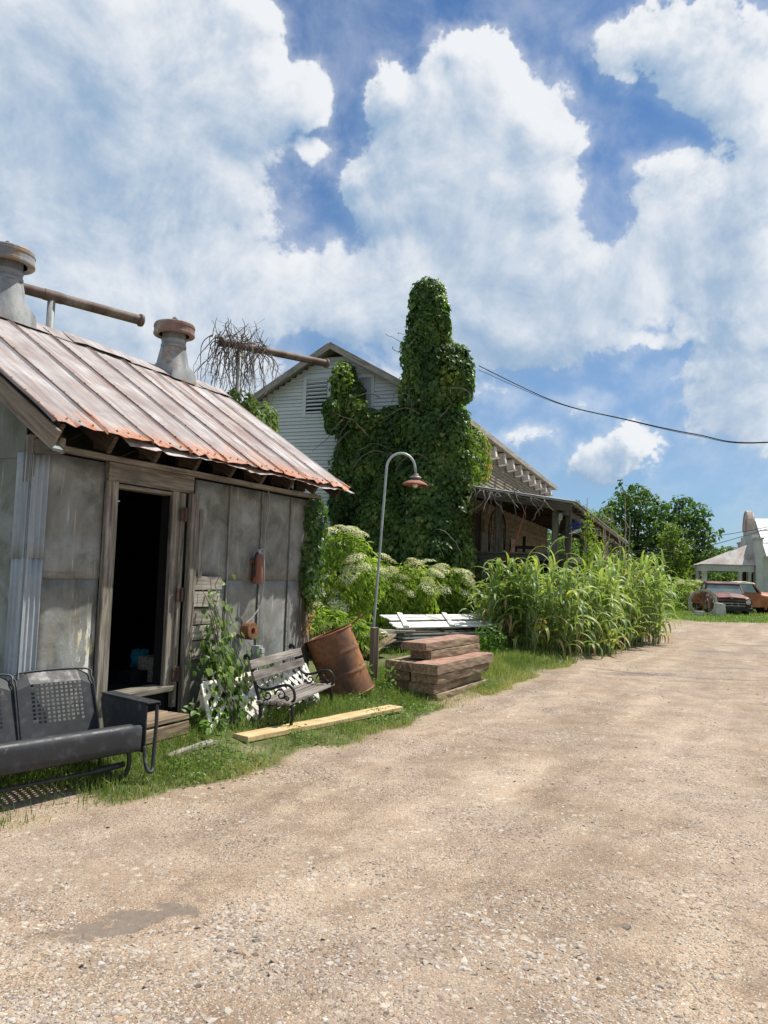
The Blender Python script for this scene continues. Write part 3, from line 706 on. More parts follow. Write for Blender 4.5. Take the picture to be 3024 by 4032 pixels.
# crumpled strip of older tin sticking out under the drip edge
r = np.random.default_rng(3); V = []; nxx = 46
for j, (dy, dz) in enumerate(((0.12, .05), (-.012, -.022))):
    for i in range(nxx):
        xq = .55 + 3.73*i/(nxx-1)
        V.append((xq, EYV+dy + (r.normal(0, .008) if j else 0), EZ-.012+dz*(.75+.5*vn(xq*3, 1., 1, 5)) + (r.normal(0, .006) if j else 0) + (.014*math.sin(xq*5.1) if j else 0)))
i = np.arange(nxx-1); add_mod(obj('eave_flashing', npmesh('eave_flashing', V, np.stack([i, i+1, i+nxx+1, i+nxx], 1)), MT['tinstrip'], shed, I4, (.3, .5, .5)), 'SOLIDIFY', thickness=.002)
# ridge caps
for k, (a, b, lift) in enumerate(((-.19, .75, 0), (.75, 1.55, .0), (1.55, 2.35, .035), (2.35, 3.0, .012), (3.0, 3.6, 0.), (3.6, 4.19, .01))):
    V = []; n_ = 6
    for i in range(n_):
        xq = a + (b-a+.03)*i/(n_-1)
        for dy, dz in ((-.19, -.125), (-.09, -.058), (0, .012), (.09, -.058), (.19, -.125)):
            V.append((xq, RYV+dy, RZV+.03+dz + lift*(1 if dy < 0 else .4)*(.4+.6*abs(math.sin(i*1.3))) + random.uniform(-.006, .006)))
    i = (np.arange(n_-1)[:, None]*5+np.arange(4)[None]).ravel()
    add_mod(obj('ridge_cap', npmesh('ridge_cap', V, np.stack([i, i+5, i+6, i+1], 1)), MT['roof'], shed, I4, (.5, .5, .5)), 'SOLIDIFY', thickness=.003)
# rotary roof vents
def vent(s, capmat):
    M = T(s, RYV, RZV) @ Matrix.Diagonal((1, 1, .83, 1))
    n = 24; b = B(); R0 = []
    def sq(hw, zf): return [(hw*x, hw*y*1.0, zf(hw*y)) for x, y in ((-1,-1),(0,-1),(1,-1),(1,0),(1,1),(0,1),(-1,1),(-1,0))]
    k8 = lambda r, z: [(r*math.cos(a), r*math.sin(a), z) for a in [(-.75+.25*i)*math.pi for i in range(8)]]
    V = sq(.215, lambda y: -abs(y)*.672+.02) + sq(.20, lambda y: .08-abs(y)*.25) + k8(.195, .16) + k8(.165, .34) + k8(.150, .43)
    F = [(i*8+j, i*8+(j+1) % 8, (i+1)*8+(j+1) % 8, (i+1)*8+j) for i in range(4) for j in range(8)]
    v = obj('roof_vent', B().add(V, F).mesh('roof_vent', True), MT['ventmetal'], shed, M)
    obj('neck', B().lathe([(.153, .40), (.156, .42), (.156, .44), (.148, .445), (.148, .50), (.153, .505), (.153, .52), (.147, .525), (.147, .66)], n).mesh('neck', True), MT['ventmetal'], v, M)
    prof = [(r_*.92, z_) for r_, z_ in [(.20, .60), (.235, .585), (.268, .59), (.275, .60), (.275, .625), (.268, .632), (.268, .70), (.275, .708), (.275, .725), (.268, .73), (.268, .75), (.258, .765), (.15, .785), (.0, .80)]]
    obj('cap', B().lathe(prof, 28).mesh('cap'), capmat, v, M)
    obj('baffle', B().lathe([(.238, .595), (.238, .70), (.0, .70)], 20).mesh('baffle'), MT['dark'], v, M)
    obj('finial', B().lathe([(.018, .79), (.014, .82), (.034, .845), (.03, .875), (.0, .90)], 10).mesh('finial', True), MT['ventmetal'], v, M)
    return v
vent(.86, MT['ventmetal']); vent(3.23, MT['ventrust'])
# plank step in front of the doorway
st = root('door_step', SHED @ T(.83, -.30, .02), 'low wooden plank step below the shed doorway', 'step')
for z, yy, dx in ((.06, -.13, 0), (.18, -.13, .01)): board('riser', (0, yy, z), (.56+dx, yy, z), .11, .04, MT['timber'], st, up=(0, 1, 0))
for yy in (-.09, .03, .15): board('tread', (-.01, yy, .27), (.57, yy, .27), .11, .04, MT['timber'], st)
for xx in (.03, .53): board('support', (xx, .2, .10), (xx, -.11, .10), .04, .22, MT['timber'], st)
# things inside the doorway
MT['bluecloth'] = plain('blue_cloth', (.02, .30, .46), .8, 0, .2)
rg = np.random.default_rng(4); n = 14; V = [(.0, 0, 0)]
me = B().lathe([(.02, .17), (.10, .16), (.12, .10), (.10, .04), (.05, 0), (0, 0)], 18).mesh('blue_cloth', True)
for v_ in me.vertices: v_.co.x *= 1 + .25*math.sin(v_.co.z*40+v_.index); v_.co.y *= .6; v_.co.z += .03*math.sin(v_.index*2.1)
thing('cloth', me, MT['bluecloth'], SHED @ T(2.05, .78, .55), 'crumpled bright blue cloth inside the dark doorway', 'cloth')
b = B().box((0, 0, .11), (.30, .24, .22)); thing('storage_box', b.box((0, 0, .228), (.31, .25, .015)).mesh('box'), MT['greyplank'], SHED @ T(1.93, .42, .47), 'pale cardboard box just inside the shed doorway', 'box')
b = B().box((0, 0, .06), (.22, .16, .12)).box((0, -.085, .085), (.14, .01, .012)).box((0, -.085, .06), (.14, .01, .012))
thing('black_crate', b.mesh('crate'), MT['iron'], SHED @ T(1.62, .45, .47), 'small black slotted crate on the shed floor', 'crate')

# ------------------------------------------------------------------ things hung on the shed wall
fe = root('fire_extinguisher', SHED @ T(2.84, -.075, 1.43), 'rusty red fire extinguisher hanging on the shed wall', 'fire extinguisher')
MT['redrust'] = rust('faded_red', (.32, .13, .09), (.18, .09, .07), (.42, .22, .16), scale=4)
obj('cylinder', B().lathe([(.0, 0), (.05, .004), (.056, .02), (.056, .26), (.045, .30), (.02, .315), (.018, .34), (0, .34)], 16).mesh('c', True), MT['redrust'], fe)
obj('valve', B().box((0, 0, .345), (.04, .035, .03)).beam((-.02, 0, .365), (.07, -.01, .375), .02, .008).beam((0, 0, .345), (.075, -.01, .325), .02, .008).mesh('v'), MT['galv'], fe)
obj('hose', B().tube(bez([(-.02, 0, .34), (-.065, -.01, .30), (-.075, -.015, .2), (-.07, -.01, .08)], 6), .011, 8).mesh('h', True), MT['iron'], fe)
obj('bracket', B().box((-.06, .03, .24), (.03, .09, .03)).box((0, .063, .15), (.06, .008, .22)).box((-.062, .0, .13), (.02, .03, .06)).mesh('b'), MT['rustseam'], fe)
rp = bez([SHED @ Vector(p) for p in ((3.03, -.03, 2.47), (3.02, -.06, 2.30), (2.94, -.08, 2.02), (2.85, -.14, 1.75), (2.835, -.16, 1.55), (2.87, -.13, 1.40), (2.86, -.11, 1.22), (2.76, -.10, 1.09), (2.66, -.08, 1.02))], 8)
thing('cable', B().tube(rp, .0075, 6).mesh('cable', True), plain('grey_cable', (.34, .34, .33), .6), I4, 'thin grey cable hanging loosely down the shed wall', 'cable')
rm = SHED @ T(2.69, -.10, .94) @ RX(math.pi/2)
thing('iron_ring', B().lathe([(.035, -.055), (.085, -.055), (.092, -.045), (.092, .045), (.085, .055), (.035, .055), (.035, -.055)], 20).mesh('ring'), MT['drum'], rm, 'thick rusty iron ring hung on the shed wall', 'ring')
ob = root('outlet_box', SHED @ T(2.93, -.05, .60), 'grey electrical outlet box with conduit on the shed wall', 'outlet')
obj('housing', B().box((0, 0, .08), (.075, .09, .17)).mesh('housing'), MT['galv'], ob)
for z in (.045, .115): obj('outlet_cover', B().box((.01, -.055, z), (.055, .025, .05)).mesh('cover'), plain('grey_plastic', (.45, .45, .44), .5), ob)
obj('conduit', B().tube([(.04, .03, .0), (.04, .03, -.42)], .012, 8).mesh('conduit', True), MT['galv'], ob)
thing('loose_batten', board_mesh(.66, .035, .02, 3), MT['greyplank'], SHED @ aim((1.86, -.10, 1.50), (1.93, -.03, 2.15))[0], 'thin grey batten propped slanting against the shed wall', 'batten')

# ------------------------------------------------------------------ porch glider
def gzf(x, y): return float(gz(x, y))
MT['blackpaint'] = (lambda: (lambda m, h: (lambda v, n, k: finish(m, h, h.mix(h.smooth(n, .60, .68, 0, .75), h.mix(h.smooth(k, .5, .75), (.031, .033, .037), (.062, .065, .072)), (.16, .135, .115)), h.smooth(k, .3, .7, .45, .66), h.bump(n, .3, .004), .0, .4))(shifted(h, co(h)), h.noise(shifted(h, co(h)), 7, 7, .7), h.noise(co(h), 14, 4, .6)))(*mat('worn_black_paint')))()
GL = frame(-1.745, 5.70, gzf(-1.75, 5.7)+.01, .64, .768)
gl = root('porch_glider', GL, 'worn black metal porch glider with pierced back panels', 'glider')
def pierced(nu, nv, u0, u1, v0, v1, hole, fn, name, skip=None):
    """sheet with rows of square holes: fn maps (u, v) to a point"""
    us = [0.]; vs = [0.]
    def lines(n, a, b):
        c = (b-a)/n; L = [0.]
        for i in range(n): L += [a + c*(i+.5-hole/2), a + c*(i+.5+hole/2)]
        return L + [1.]
    us = lines(nu, u0, u1); vs = lines(nv, v0, v1); V = [fn(a, b) for b in vs for a in us]; n = len(us)
    F = [(j*n+i, j*n+i+1, (j+1)*n+i+1, (j+1)*n+i) for j in range(len(vs)-1) for i in range(n-1)
         if not (i % 2 == 1 and j % 2 == 1 and 0 < i < n-1 and 0 < j < len(vs)-2+1 and not (skip and skip((i-1)//2, (j-1)//2)))]
    return npmesh(name, V, F, False)
PW = .60
def panel_fn(u, v):
    x = (u-.5)*PW; e = abs(2*u-1)
    top = 1 - .09*e**9
    z = .21 + v*.53*top; y = .47 + .18*v + (.05*(v-.88)/.12 if v > .88 else 0)*1.0
    return (x, y - .012*(1-e*e)*0, z)
corner = lambda i, j: (i in (0, 9) and j in (0, 8))
for k in range(2):
    o = obj('back_panel', pierced(11, 10, .16, .84, .32, .86, .60, panel_fn, 'back_panel', corner), MT['blackpaint'], gl, T(-.33-k*.615, 0, 0))
    add_mod(o, 'SOLIDIFY', thickness=.003)
    rim = bez([(-.298, .484, .25), (-.298, .600, .60), (-.294, .64, .675), (-.255, .695, .738), (.255, .695, .738), (.294, .64, .675), (.298, .600, .60), (.298, .484, .25)], 5)
    obj('panel_rim', B().tube(rim, .008, 8).mesh('rim', True), MT['blackpaint'], o, T(-.33-k*.615, 0, 0))
def seat_fn(u, v): return ((u-1)*1.52+.0, .02+v*.50, .30-.05*math.sin(v*2.6)*.8-.03*v)
add_mod(obj('seat', pierced(30, 10, .02, .98, .1, .9, .45, seat_fn, 'seat'), MT['blackpaint'], gl), 'SOLIDIFY', thickness=.004)
V = []; prof = [(.06, .395), (.02, .405), (-.015, .40), (-.035, .38), (-.04, .35), (-.035, .26), (-.03, .22), (-.015, .205), (.0, .21)]
xsx = np.linspace(-1.53, 0, 14)
for xq in xsx:
    for (yq, zq) in prof: V.append((xq, yq + random.uniform(-.0015, .0015), zq + random.uniform(-.0015, .0015)))
n = len(prof); i = (np.arange(13)[:, None]*n+np.arange(n-1)[None]).ravel()
add_mod(obj('apron', npmesh('apron', V, np.stack([i, i+1, i+n+1, i+n], 1), True), MT['blackpaint'], gl), 'SOLIDIFY', thickness=.004)
def arm(x, s):
    pan = [(-.035, .19), (.50, .19), (.60, .50), (.58, .545), (.0, .545), (-.035, .53)]
    o = obj('arm_panel', B().prism(pan, -.004, .004, T(x, 0, 0) @ Matrix(((0,0,1,0),(1,0,0,0),(0,1,0,0),(0,0,0,1)))).mesh('arm_panel'), MT['blackpaint'], gl)
    tb = B().box((x+s*.045, .27, .55), (.115, .64, .012)).box((x+s*.10, .27, .537), (.008, .64, .03))
    bevel(obj('arm_rest', tb.mesh('arm_rest'), MT['blackpaint'], gl), .006, 2)
    pts = bez([(x+s*.085, -.03, .535), (x+s*.085, -.035, .40), (x+s*.07, -.045, .22), (x+s*.055, -.06, .09), (x+s*.03, -.085, .06), (x+s*.0, -.08, .075), (x-s*.005, -.05, .14), (x-s*.005, -.03, .24)], 6)
    obj('leg', B().tube(pts, .014, 8).mesh('leg', True), MT['blackpaint'], gl)
    pts = bez([(x-.10, .02, .21), (x-.085, .03, .12), (x-.10, .05, .04), (x-.16, .09, .015), (x-.22, .12, .05)], 6)
    obj('leg', B().tube(pts, .017, 8).mesh('leg', True), MT['blackpaint'], gl)
    pts = bez([(x-.10, .44, .21), (x-.09, .43, .12), (x-.10, .40, .04), (x-.16, .36, .015), (x-.22, .33, .05)], 6)
    obj('leg', B().tube(pts, .017, 8).mesh('leg', True), MT['blackpaint'], gl)
arm(.035, 1); arm(-1.56, -1)
obj('runner', B().tube([(-1.5, .05, .10), (-.32, .05, .10), (-.30, .05, .105), (-.08, .05, .115)], [.014, .014, .022, .022], 8).mesh('runner', True), MT['blackpaint'], gl)
obj('runner', B().tube([(-1.5, .43, .10), (-.08, .43, .11)], .014, 8).mesh('runner', True), MT['blackpaint'], gl)

# ------------------------------------------------------------------ lattice panels leaning on the wall
def clip_line(x0, y0, dx, dy, W_, H_):
    t0, t1 = -9., 9.
    for p, q, lim in ((x0, dx, W_), (y0, dy, H_)):
        a, b = sorted(((0-p)/q, (lim-p)/q)); t0, t1 = max(t0, a), min(t1, b)
    return (t0, t1) if t1-t0 > .06 else None
def lattice(x, y, wd, ht, leany, rz, label):
    M = SHED @ T(x, y, .04) @ RZ(rz) @ RX(-math.atan2(leany, ht) + math.pi/2)     # local x along, local y up, z outward(-)
    r_ = root('lattice_panel', M, label, 'lattice', 'white lattice panels')
    for s, zo in ((1, .0), (-1, .009)):
        c = -ht if s > 0 else 0
        while c < wd + ht:
            q = clip_line(c, 0 if True else 0, .7071, .7071*s, wd, ht) if s > 0 else clip_line(c, ht, .7071, -.7071, wd, ht)
            if q:
                yy0 = 0 if s > 0 else ht
                j = random.uniform(-.012, .012)
                board('slat', (c+j+.7071*q[0], yy0+.7071*s*q[0], zo), (c+j+.7071*q[1], yy0+.7071*s*q[1], zo), .044, .008, MT['lattice'], r_, up=(0, 0, 1), n=1, jit=.001)
            c += .14
    board('rail', (0, -.01, .0), (wd, -.01, .0), .04, .022, MT['lattice'], r_, n=2); board('rail', (0, ht, .0), (wd, ht, .0), .04, .022, MT['lattice'], r_, n=2)
    board('stile', (-.01, 0, .0), (-.01, ht, .0), .04, .022, MT['lattice'], r_, n=2); board('stile', (wd+.01, 0, .0), (wd+.01, ht, .0), .04, .022, MT['lattice'], r_, n=2)
    return r_
lattice(1.70, -.50, .62, .52, .22, -.18, 'weathered white lattice panel by the shed door, overgrown with vine')
lattice(2.30, -.58, 1.25, .56, .30, .04, 'long weathered white lattice panel behind the park bench')

# ------------------------------------------------------------------ park bench
BF = frame(-1.18, 7.42, gzf(-1.0, 7.4)-.15, .245, .97) @ Matrix.Scale(1.04, 4)   # x along the bench (away), y backwards
bn = root('park_bench', BF, 'small park bench with grey wooden slats and scrolled black iron ends', 'bench')
BL = 1.22
def iron_end(x):
    b = B()
    fr = bez([(x, -.36, 0), (x, -.345, .12), (x, -.36, .24), (x, -.345, .36)], 5); rr = bez([(x, .03, 0), (x, -.02, .12), (x, -.045, .24), (x, -.03, .36), (x, .03, .55), (x, .075, .72), (x, .10, .765), (x, .13, .755), (x, .125, .725)], 5)
    e = obj('end_frame', b.tube(fr, .016, 8).tube(rr, .017, 8).mesh('end_frame', True), MT['iron'], bn)
    b = B().tube(bez([(x, -.345, .35), (x, -.25, .335), (x, -.13, .335), (x, -.03, .35)], 4), .014, 8).tube(bez([(x, -.35, .13), (x, -.2, .15), (x, -.02, .13)], 4), .009, 6)
    obj('seat_rail', b.mesh('seat_rail', True), MT['iron'], e)
    obj('arm', B().tube(bez([(x, .02, .52), (x, -.05, .47), (x, -.14, .475), (x, -.24, .51), (x, -.32, .515), (x, -.365, .47), (x, -.375, .40), (x, -.35, .37)], 6), .0135, 8).mesh('arm', True), MT['iron'], e)
    sc = B()
    for cy, cz, r_, tw in ((-.24, .425, .058, 1), (-.11, .415, .045, -1), (-.30, .395, .026, 1)):
        sc.tube([(x, cy + r_*(1-.045*a)*math.cos(a*.42*tw), cz + r_*(1-.045*a)*math.sin(a*.42*tw)) for a in range(19)], .008, 6)
    obj('scroll', sc.mesh('scroll', True), MT['iron'], e)
iron_end(.03); iron_end(BL-.03)
for k, yy in enumerate((-.335, -.268, -.20, -.132, -.065)): board('seat_slat', (-.06, yy, .368-.012*math.sin((k+.5)*.62)), (BL+.06, yy, .368-.012*math.sin((k+.5)*.62)), .052, .022, MT['benchwood'], bn, n=3)
for (yy, zz) in ((.005, .585), (.04, .69)): board('back_slat', (-.06, yy, zz), (BL+.06, yy, zz), .082, .024, MT['benchwood'], bn, up=(0, 1, -.33), n=3)

# ------------------------------------------------------------------ rusty drum
DR = T(-.30, 9.30, gzf(-.3, 9.3)-.05) @ RZ(rad(-18)) @ RY(rad(-22)) @ Matrix.Diagonal((1, 1, .88, 1)) @ RX(rad(7)) @ T(0, 0, .07)
dr = root('oil_drum', DR, 'rusty brown oil drum tilted on its rim beside the bench', 'drum')
def ribs(zs, base=.286):
    P = []
    for z in np.linspace(0, .88, 45):
        P.append((base + sum(.014*math.exp(-((z-q)/.013)**2) for q in zs), z))
    return P
obj('shell', B().lathe(ribs((.30, .59)), 40).mesh('shell', True), MT['drum'], dr)
add_mod(bpy.data.objects[dr.children[0].name], 'SOLIDIFY', thickness=.006)
for z in (0., .88): obj('rim', B().tube([(.290*math.cos(a), .290*math.sin(a), z) for a in np.linspace(0, 2*math.pi, 41)], .011, 8, False).mesh('rim', True), MT['rustseam'], dr)
obj('lid', B().lathe([(.0, .845), (.15, .85), (.282, .845)], 32).mesh('lid', True), MT['drum'], dr)
obj('torn_edge', B().tube(bez([(.25, .10, .885), (.33, .14, .90), (.40, .12, .93), (.44, .16, .95)], 4), [.012]*13, 6).mesh('torn_edge', True), MT['rustseam'], dr)

# ------------------------------------------------------------------ gooseneck lamp on its stake
LB = Vector((-.07, 10.5, gzf(-.07, 10.5)))
thing('wooden_stake', board_mesh(.78, .135, .09, 3), MT['stakewood'], T(-.075, 10.42, LB.z-.04) @ RZ(rad(20)) @ RY(rad(-90)), 'square brown wooden post at the foot of the lamp pole', 'post')
lm = root('street_lamp', T(LB.x, LB.y+.08, LB.z), 'tall galvanised gooseneck lamp with rusty red metal shade', 'lamp')
H1 = 2.94; lean = .05
pts = [(lean*z - .06, 0, z) for z in np.linspace(0, H1, 8)]
cx, cz, rr = lean*H1-.06+.20, H1, .20
pts += [(cx - rr*math.cos(a), 0, cz + rr*1.1*math.sin(a)) for a in np.linspace(.15, math.pi-.12, 14)]
ex, ez = pts[-1][0]+.015, pts[-1][2]-.10; pts.append((ex, 0, ez))
obj('pole', B().tube(pts, .018, 12).mesh('pole', True), MT['galv'], lm)
SM = T(ex, 0, ez) @ RY(rad(3))
obj('socket', B().lathe([(.0, .02), (.03, .015), (.045, -.01), (.062, -.03), (.066, -.05), (.066, -.085), (.0, -.085)], 18).mesh('socket', True), plain('brown_socket', (.12, .085, .07), .6), lm, SM)
obj('collar', B().lathe([(.066, -.028), (.075, -.032), (.075, -.05), (.066, -.053)], 18).mesh('collar', True), MT['galv'], lm, SM)
shd = obj('lamp_shade', B().lathe([(.055, -.075), (.07, -.085), (.12, -.105), (.158, -.125), (.175, -.14), (.178, -.15), (.168, -.145)], 30).mesh('shade', True), MT['redrust'], lm, SM)
add_mod(shd, 'SOLIDIFY', thickness=.003)
obj('bulb', B().lathe([(.0, -.185), (.025, -.18), (.038, -.16), (.036, -.135), (.02, -.11), (.02, -.08)], 16).mesh('bulb', True), plain('frosted_bulb', (.8, .76, .68), .3, 0, .03), lm, SM)

# ------------------------------------------------------------------ stack of old timbers
def timber_mesh(L, wd, th, seed, amp=.0065):
    r = np.random.default_rng(seed); nl, nw, nt = 14, 4, 3; V = []; idx = {}
    for i in range(nl+1):
        for (a, b) in [(p, 0) for p in np.linspace(0, 1, nw+1)] + [(1, q) for q in np.linspace(0, 1, nt+1)[1:]] + [(p, 1) for p in np.linspace(1, 0, nw+1)[1:]] + [(0, q) for q in np.linspace(1, 0, nt+1)[1:-1]]:
            e = .003 if (a in (0, 1) and b in (0, 1)) else 0
            y = (a-.5)*(wd-2*e) + r.normal(0, amp*.35); z = (b-.5)*(th-2*e) + r.normal(0, amp*.3)
            z += amp*.7*math.sin(i*.8+seed)*(.6 if b else .3); y += amp*.6*math.sin(i*.55+seed*2)
            V.append((L*i/nl + (r.normal(0, amp*.8) if i in (0, nl) else 0), y, z))
    n = 2*(nw+nt); F = [(i*n+j, i*n+(j+1) % n, (i+1)*n+(j+1) % n, (i+1)*n+j) for i in range(nl) for j in range(n)]
    F += [tuple(range(n-1, -1, -1)), tuple(nl*n+j for j in range(n))]
    me = bpy.data.meshes.new('timber'); me.from_pydata(V, [], F); me.update(); return me
def red_timber():
    """hewn timber whose upper face still carries worn red paint"""
    m, h = mat('red_topped_timber'); v = shifted(h, co(h)); z = h.sep(co(h))[2]
    g = h.noise(h.mapping(v, (1, 12, 12)), 2.2, 6, .65, .4)
    c = h.ramp(g, [(.3, (.10, .07, .048)), (.5, (.26, .19, .13)), (.72, (.40, .31, .22))])
    wear = h.noise(v, 5, 6, .7)
    red = h.ramp(h.noise(v, 7, 6, .65), [(.3, (.26, .12, .09)), (.5, (.36, .20, .15)), (.72, (.44, .32, .24))])
    nz = h.sep(h.new('ShaderNodeNewGeometry').outputs['Normal'])[2]
    c = h.mix(h.math('MULTIPLY', h.smooth(nz, .75, .92), h.smooth(wear, .62, .52)), c, red)
    return finish(m, h, c, .85, h.bump(g, .8, .006), 0, .2)
MT['redtimber'] = red_timber()
a_ = rad(28.5); TD = Vector((math.sin(a_), math.cos(a_), 0)); TWD = Vector((-math.cos(a_), math.sin(a_), 0))
F0 = Vector((.70, 9.45, 0)); g0 = gzf(1.0, 10.2)
def timber(off_l, off_w, z, L, wd, th, label, mt='timber', seed=0, yaw=0):
    c = F0 + TD*off_l + TWD*(off_w+wd/2); yaw += random.uniform(-.012, .012); M = T(c.x, c.y, g0+z+th/2) @ RZ(math.atan2(TD.y, TD.x)+yaw)
    return thing('timber', timber_mesh(L, wd, th, seed), MT[mt], M, label, 'timber', 'stacked old timbers')
TH = .113
timber(.06, .0, -.05, 1.75, .36, TH, 'lowest brown timber of the front stack, sunk in the grass', seed=1)
timber(.0, .03, .07, 1.72, .34, TH, 'rough brown timber second from the bottom of the front stack', seed=2, yaw=.02)
timber(.04, .0, .19, 1.78, .36, TH, 'rough brown timber directly under the big red topped one', seed=3)
timber(-.02, -.03, .31, 1.92, .37, TH+.01, 'wide red topped timber lying on the front stack nearest the road', 'redtimber', seed=4, yaw=-.015)
timber(.12, .40, -.05, 1.7, .34, TH, 'lowest dark timber of the rear stack behind the front one', seed=5)
timber(.14, .39, .07, 1.7, .36, TH, 'dark second timber of the rear stack', seed=6)
timber(.08, .40, .19, 1.75, .35, TH, 'dark third timber of the rear stack', seed=7)
timber(.05, .38, .31, 1.55, .19, TH, 'short brown timber on the rear stack beside the wooden post', seed=8)
timber(.10, .58, .31, 1.5, .19, TH, 'leftmost brown timber on top of the rear stack', seed=9)
timber(.42, .26, .435, 1.55, .30, .11, 'brown timber under the topmost red one', seed=10, yaw=-.03)
timber(.30, .28, .55, 1.72, .36, .105, 'topmost timber of the pile with faded red upper face', 'redtimber', seed=11, yaw=-.04)
thing('red_lath', board_mesh(.8, .05, .02, 3), MT['redtimber'], T(.62, 10.05, g0+.452) @ RZ(math.atan2(TD.y, TD.x)), 'thin red painted lath lying between the timbers', 'lath')

# ------------------------------------------------------------------ pale planks in the grass
def ground_board(name, p0, p1, wd, th, mt, label):
    a = Vector((*p0, gzf(*p0)+th*.4)); b = Vector((*p1, gzf(*p1)+th*.7)); M, L = aim(a, b)
    return thing(name, board_mesh(L, wd, th, 4, .003), MT[mt], M, label, 'plank')
ground_board('plank', (-1.20, 6.84), (.20, 8.68), .19, .05, 'newwood', 'long fresh yellow plank lying in the grass before the bench')
ground_board('plank', (-1.66, 6.20), (-1.40, 6.66), .075, .03, 'greyplank', 'short weathered grey plank in the grass near the glider')

# ------------------------------------------------------------------ pile of salvaged lumber
LD = Vector((2.27, 1.6, 0)).normalized(); LW = Vector((-LD.y, LD.x, 0)); LO = Vector((.34, 14.45, 0)); gl0 = gzf(1.6, 15.5)
r = random.Random(12)
names = ['grey', 'white flaked', 'split grey', 'brown stained', 'warped grey', 'nail-holed grey', 'short grey', 'long grey', 'narrow grey', 'dirty white', 'wide grey', 'thin grey', 'bowed grey', 'rough grey', 'old grey', 'bleached grey', 'worn white', 'stained grey']
lev = ['bottom', 'second', 'third', 'fourth', 'fifth', 'sixth', 'seventh']
pos = ['near the road', 'in the middle', 'at the back']
k = 0
for lv_ in range(6):
    for j in range(3):
        z = gl0 - .03 + lv_*.068; x0 = r.uniform(-.25, .25) + (.5 if lv_ < 2 else 0); L = r.uniform(2.5, 3.3) - (.4 if lv_ < 2 else 0)
        p0 = LO + LD*x0 + LW*(.05+j*.30+r.uniform(-.04, .04)); yaw = r.uniform(-.035, .035)
        M = T(p0.x, p0.y, z+.02) @ RZ(math.atan2(LD.y, LD.x)+yaw) @ RY(r.uniform(-.012, .012))
        thing('lumber_plank', board_mesh(L, r.uniform(.14, .24), r.uniform(.022, .04), 4, .006, r), MT[r.choice(['greyplank', 'greyplank', 'whiteplank', 'oldwood'])], M,
              f'{names[k]} plank {pos[j]} in the {lev[lv_]} layer of the lumber pile', 'plank', 'planks of the lumber pile'); k += 1
for q, (x0, z, L) in enumerate(((-1.15, .40, 1.5), (-.95, .33, 1.3), (-1.3, .26, 1.6))):
    p0 = LO + LD*x0 + LW*(.15+q*.2)
    thing('lumber_plank', board_mesh(L, .2, .03, 3, .006, r), MT[('greyplank', 'whiteplank', 'greyplank')[q]], T(p0.x, p0.y, gl0+z) @ RZ(math.atan2(LD.y, LD.x)-.1+.08*q),
          ('grey plank end poking out left of the lumber pile', 'flaked white plank poking out between the drum and the lumber pile', 'lowest grey plank jutting out left beside the drum')[q], 'plank', 'planks of the lumber pile')
for q, (dx, dy, z, yaw, lab) in enumerate(((-.55, -.25, .10, 1.15, 'wide tan board slanting up behind the wooden post'), (-.75, -.1, .02, .8, 'second tan board leaning against the lumber behind the post'))):
    p0 = LO + LD*dx + LW*dy
    thing('leaning_board', board_mesh(.95, .2, .025, 3), MT['timber'], T(p0.x-.2, p0.y-.9, gl0+z) @ RZ(yaw) @ RY(-.30), lab, 'board')
gt = root('board_gate', T(LO.x, LO.y, gl0+.455) @ RZ(math.atan2(LD.y, LD.x)) @ RX(rad(13)), 'white painted board gate lying flat on top of the lumber pile', 'gate')
for yy, x0, x1 in ((.06, -.05, 2.72), (.24, .0, 2.62), (.52, .12, 2.8), (.72, .10, 2.86)): board('gate_board', (x0, yy, 0), (x1, yy, 0), .165, .024, MT['whiteplank'], gt, n=3, jit=.003)
for xx, sk in ((.28, .32), (1.42, .34), (2.45, .30)): board('cross_batten', (xx-.12, -.03, .03), (xx+sk, .82, .03), .105, .035, MT['whiteplank'], gt, n=3)
# old window sashes stacked behind
for q, (x, y, z, yaw) in enumerate(((1.75, 17.3, .42, .45), (1.70, 17.5, .50, .52), (1.62, 17.8, .58, .40), (1.45, 18.1, .66, .5))):
    ws = root('window_sash', T(x, y, gl0+z-.12) @ RZ(yaw) @ RX(rad(9)), ('lowest', 'second', 'third', 'topmost')[q] + ' old white window sash of the stack behind the lumber pile', 'window sash', 'stacked window sashes')
    for p0, p1 in (((0, 0, 0), (.95, 0, 0)), ((0, .7, 0), (.95, .7, 0)), ((0, 0, .002), (0, .7, .002)), ((.95, 0, .002), (.95, .7, .002))): board('rail', p0, p1, .07, .035, MT['whiteplank'], ws, n=1)
    obj('pane', B().box((.475, .35, 0), (.9, .66, .006)).mesh('pane'), plain('dusty_pane', (.09, .10, .10), .15, 0, .2), ws)
b = B(); 
V = [(i*.1, j*.5, .012*math.cos(i*math.pi)) for j in range(3) for i in range(17)]; i = (np.arange(2)[:, None]*17+np.arange(16)[None]).ravel()
o = thing('metal_sheet', npmesh('metal_sheet', V, np.stack([i, i+1, i+18, i+17], 1)), MT['roof'], T(-.75, 12.6, gl0+.36) @ RZ(.9) @ RX(rad(-5)), 'rusty corrugated metal sheet lying between drum and lumber pile', 'metal sheet', color=(.8, .5, .5)); add_mod(o, 'SOLIDIFY', thickness=.003)

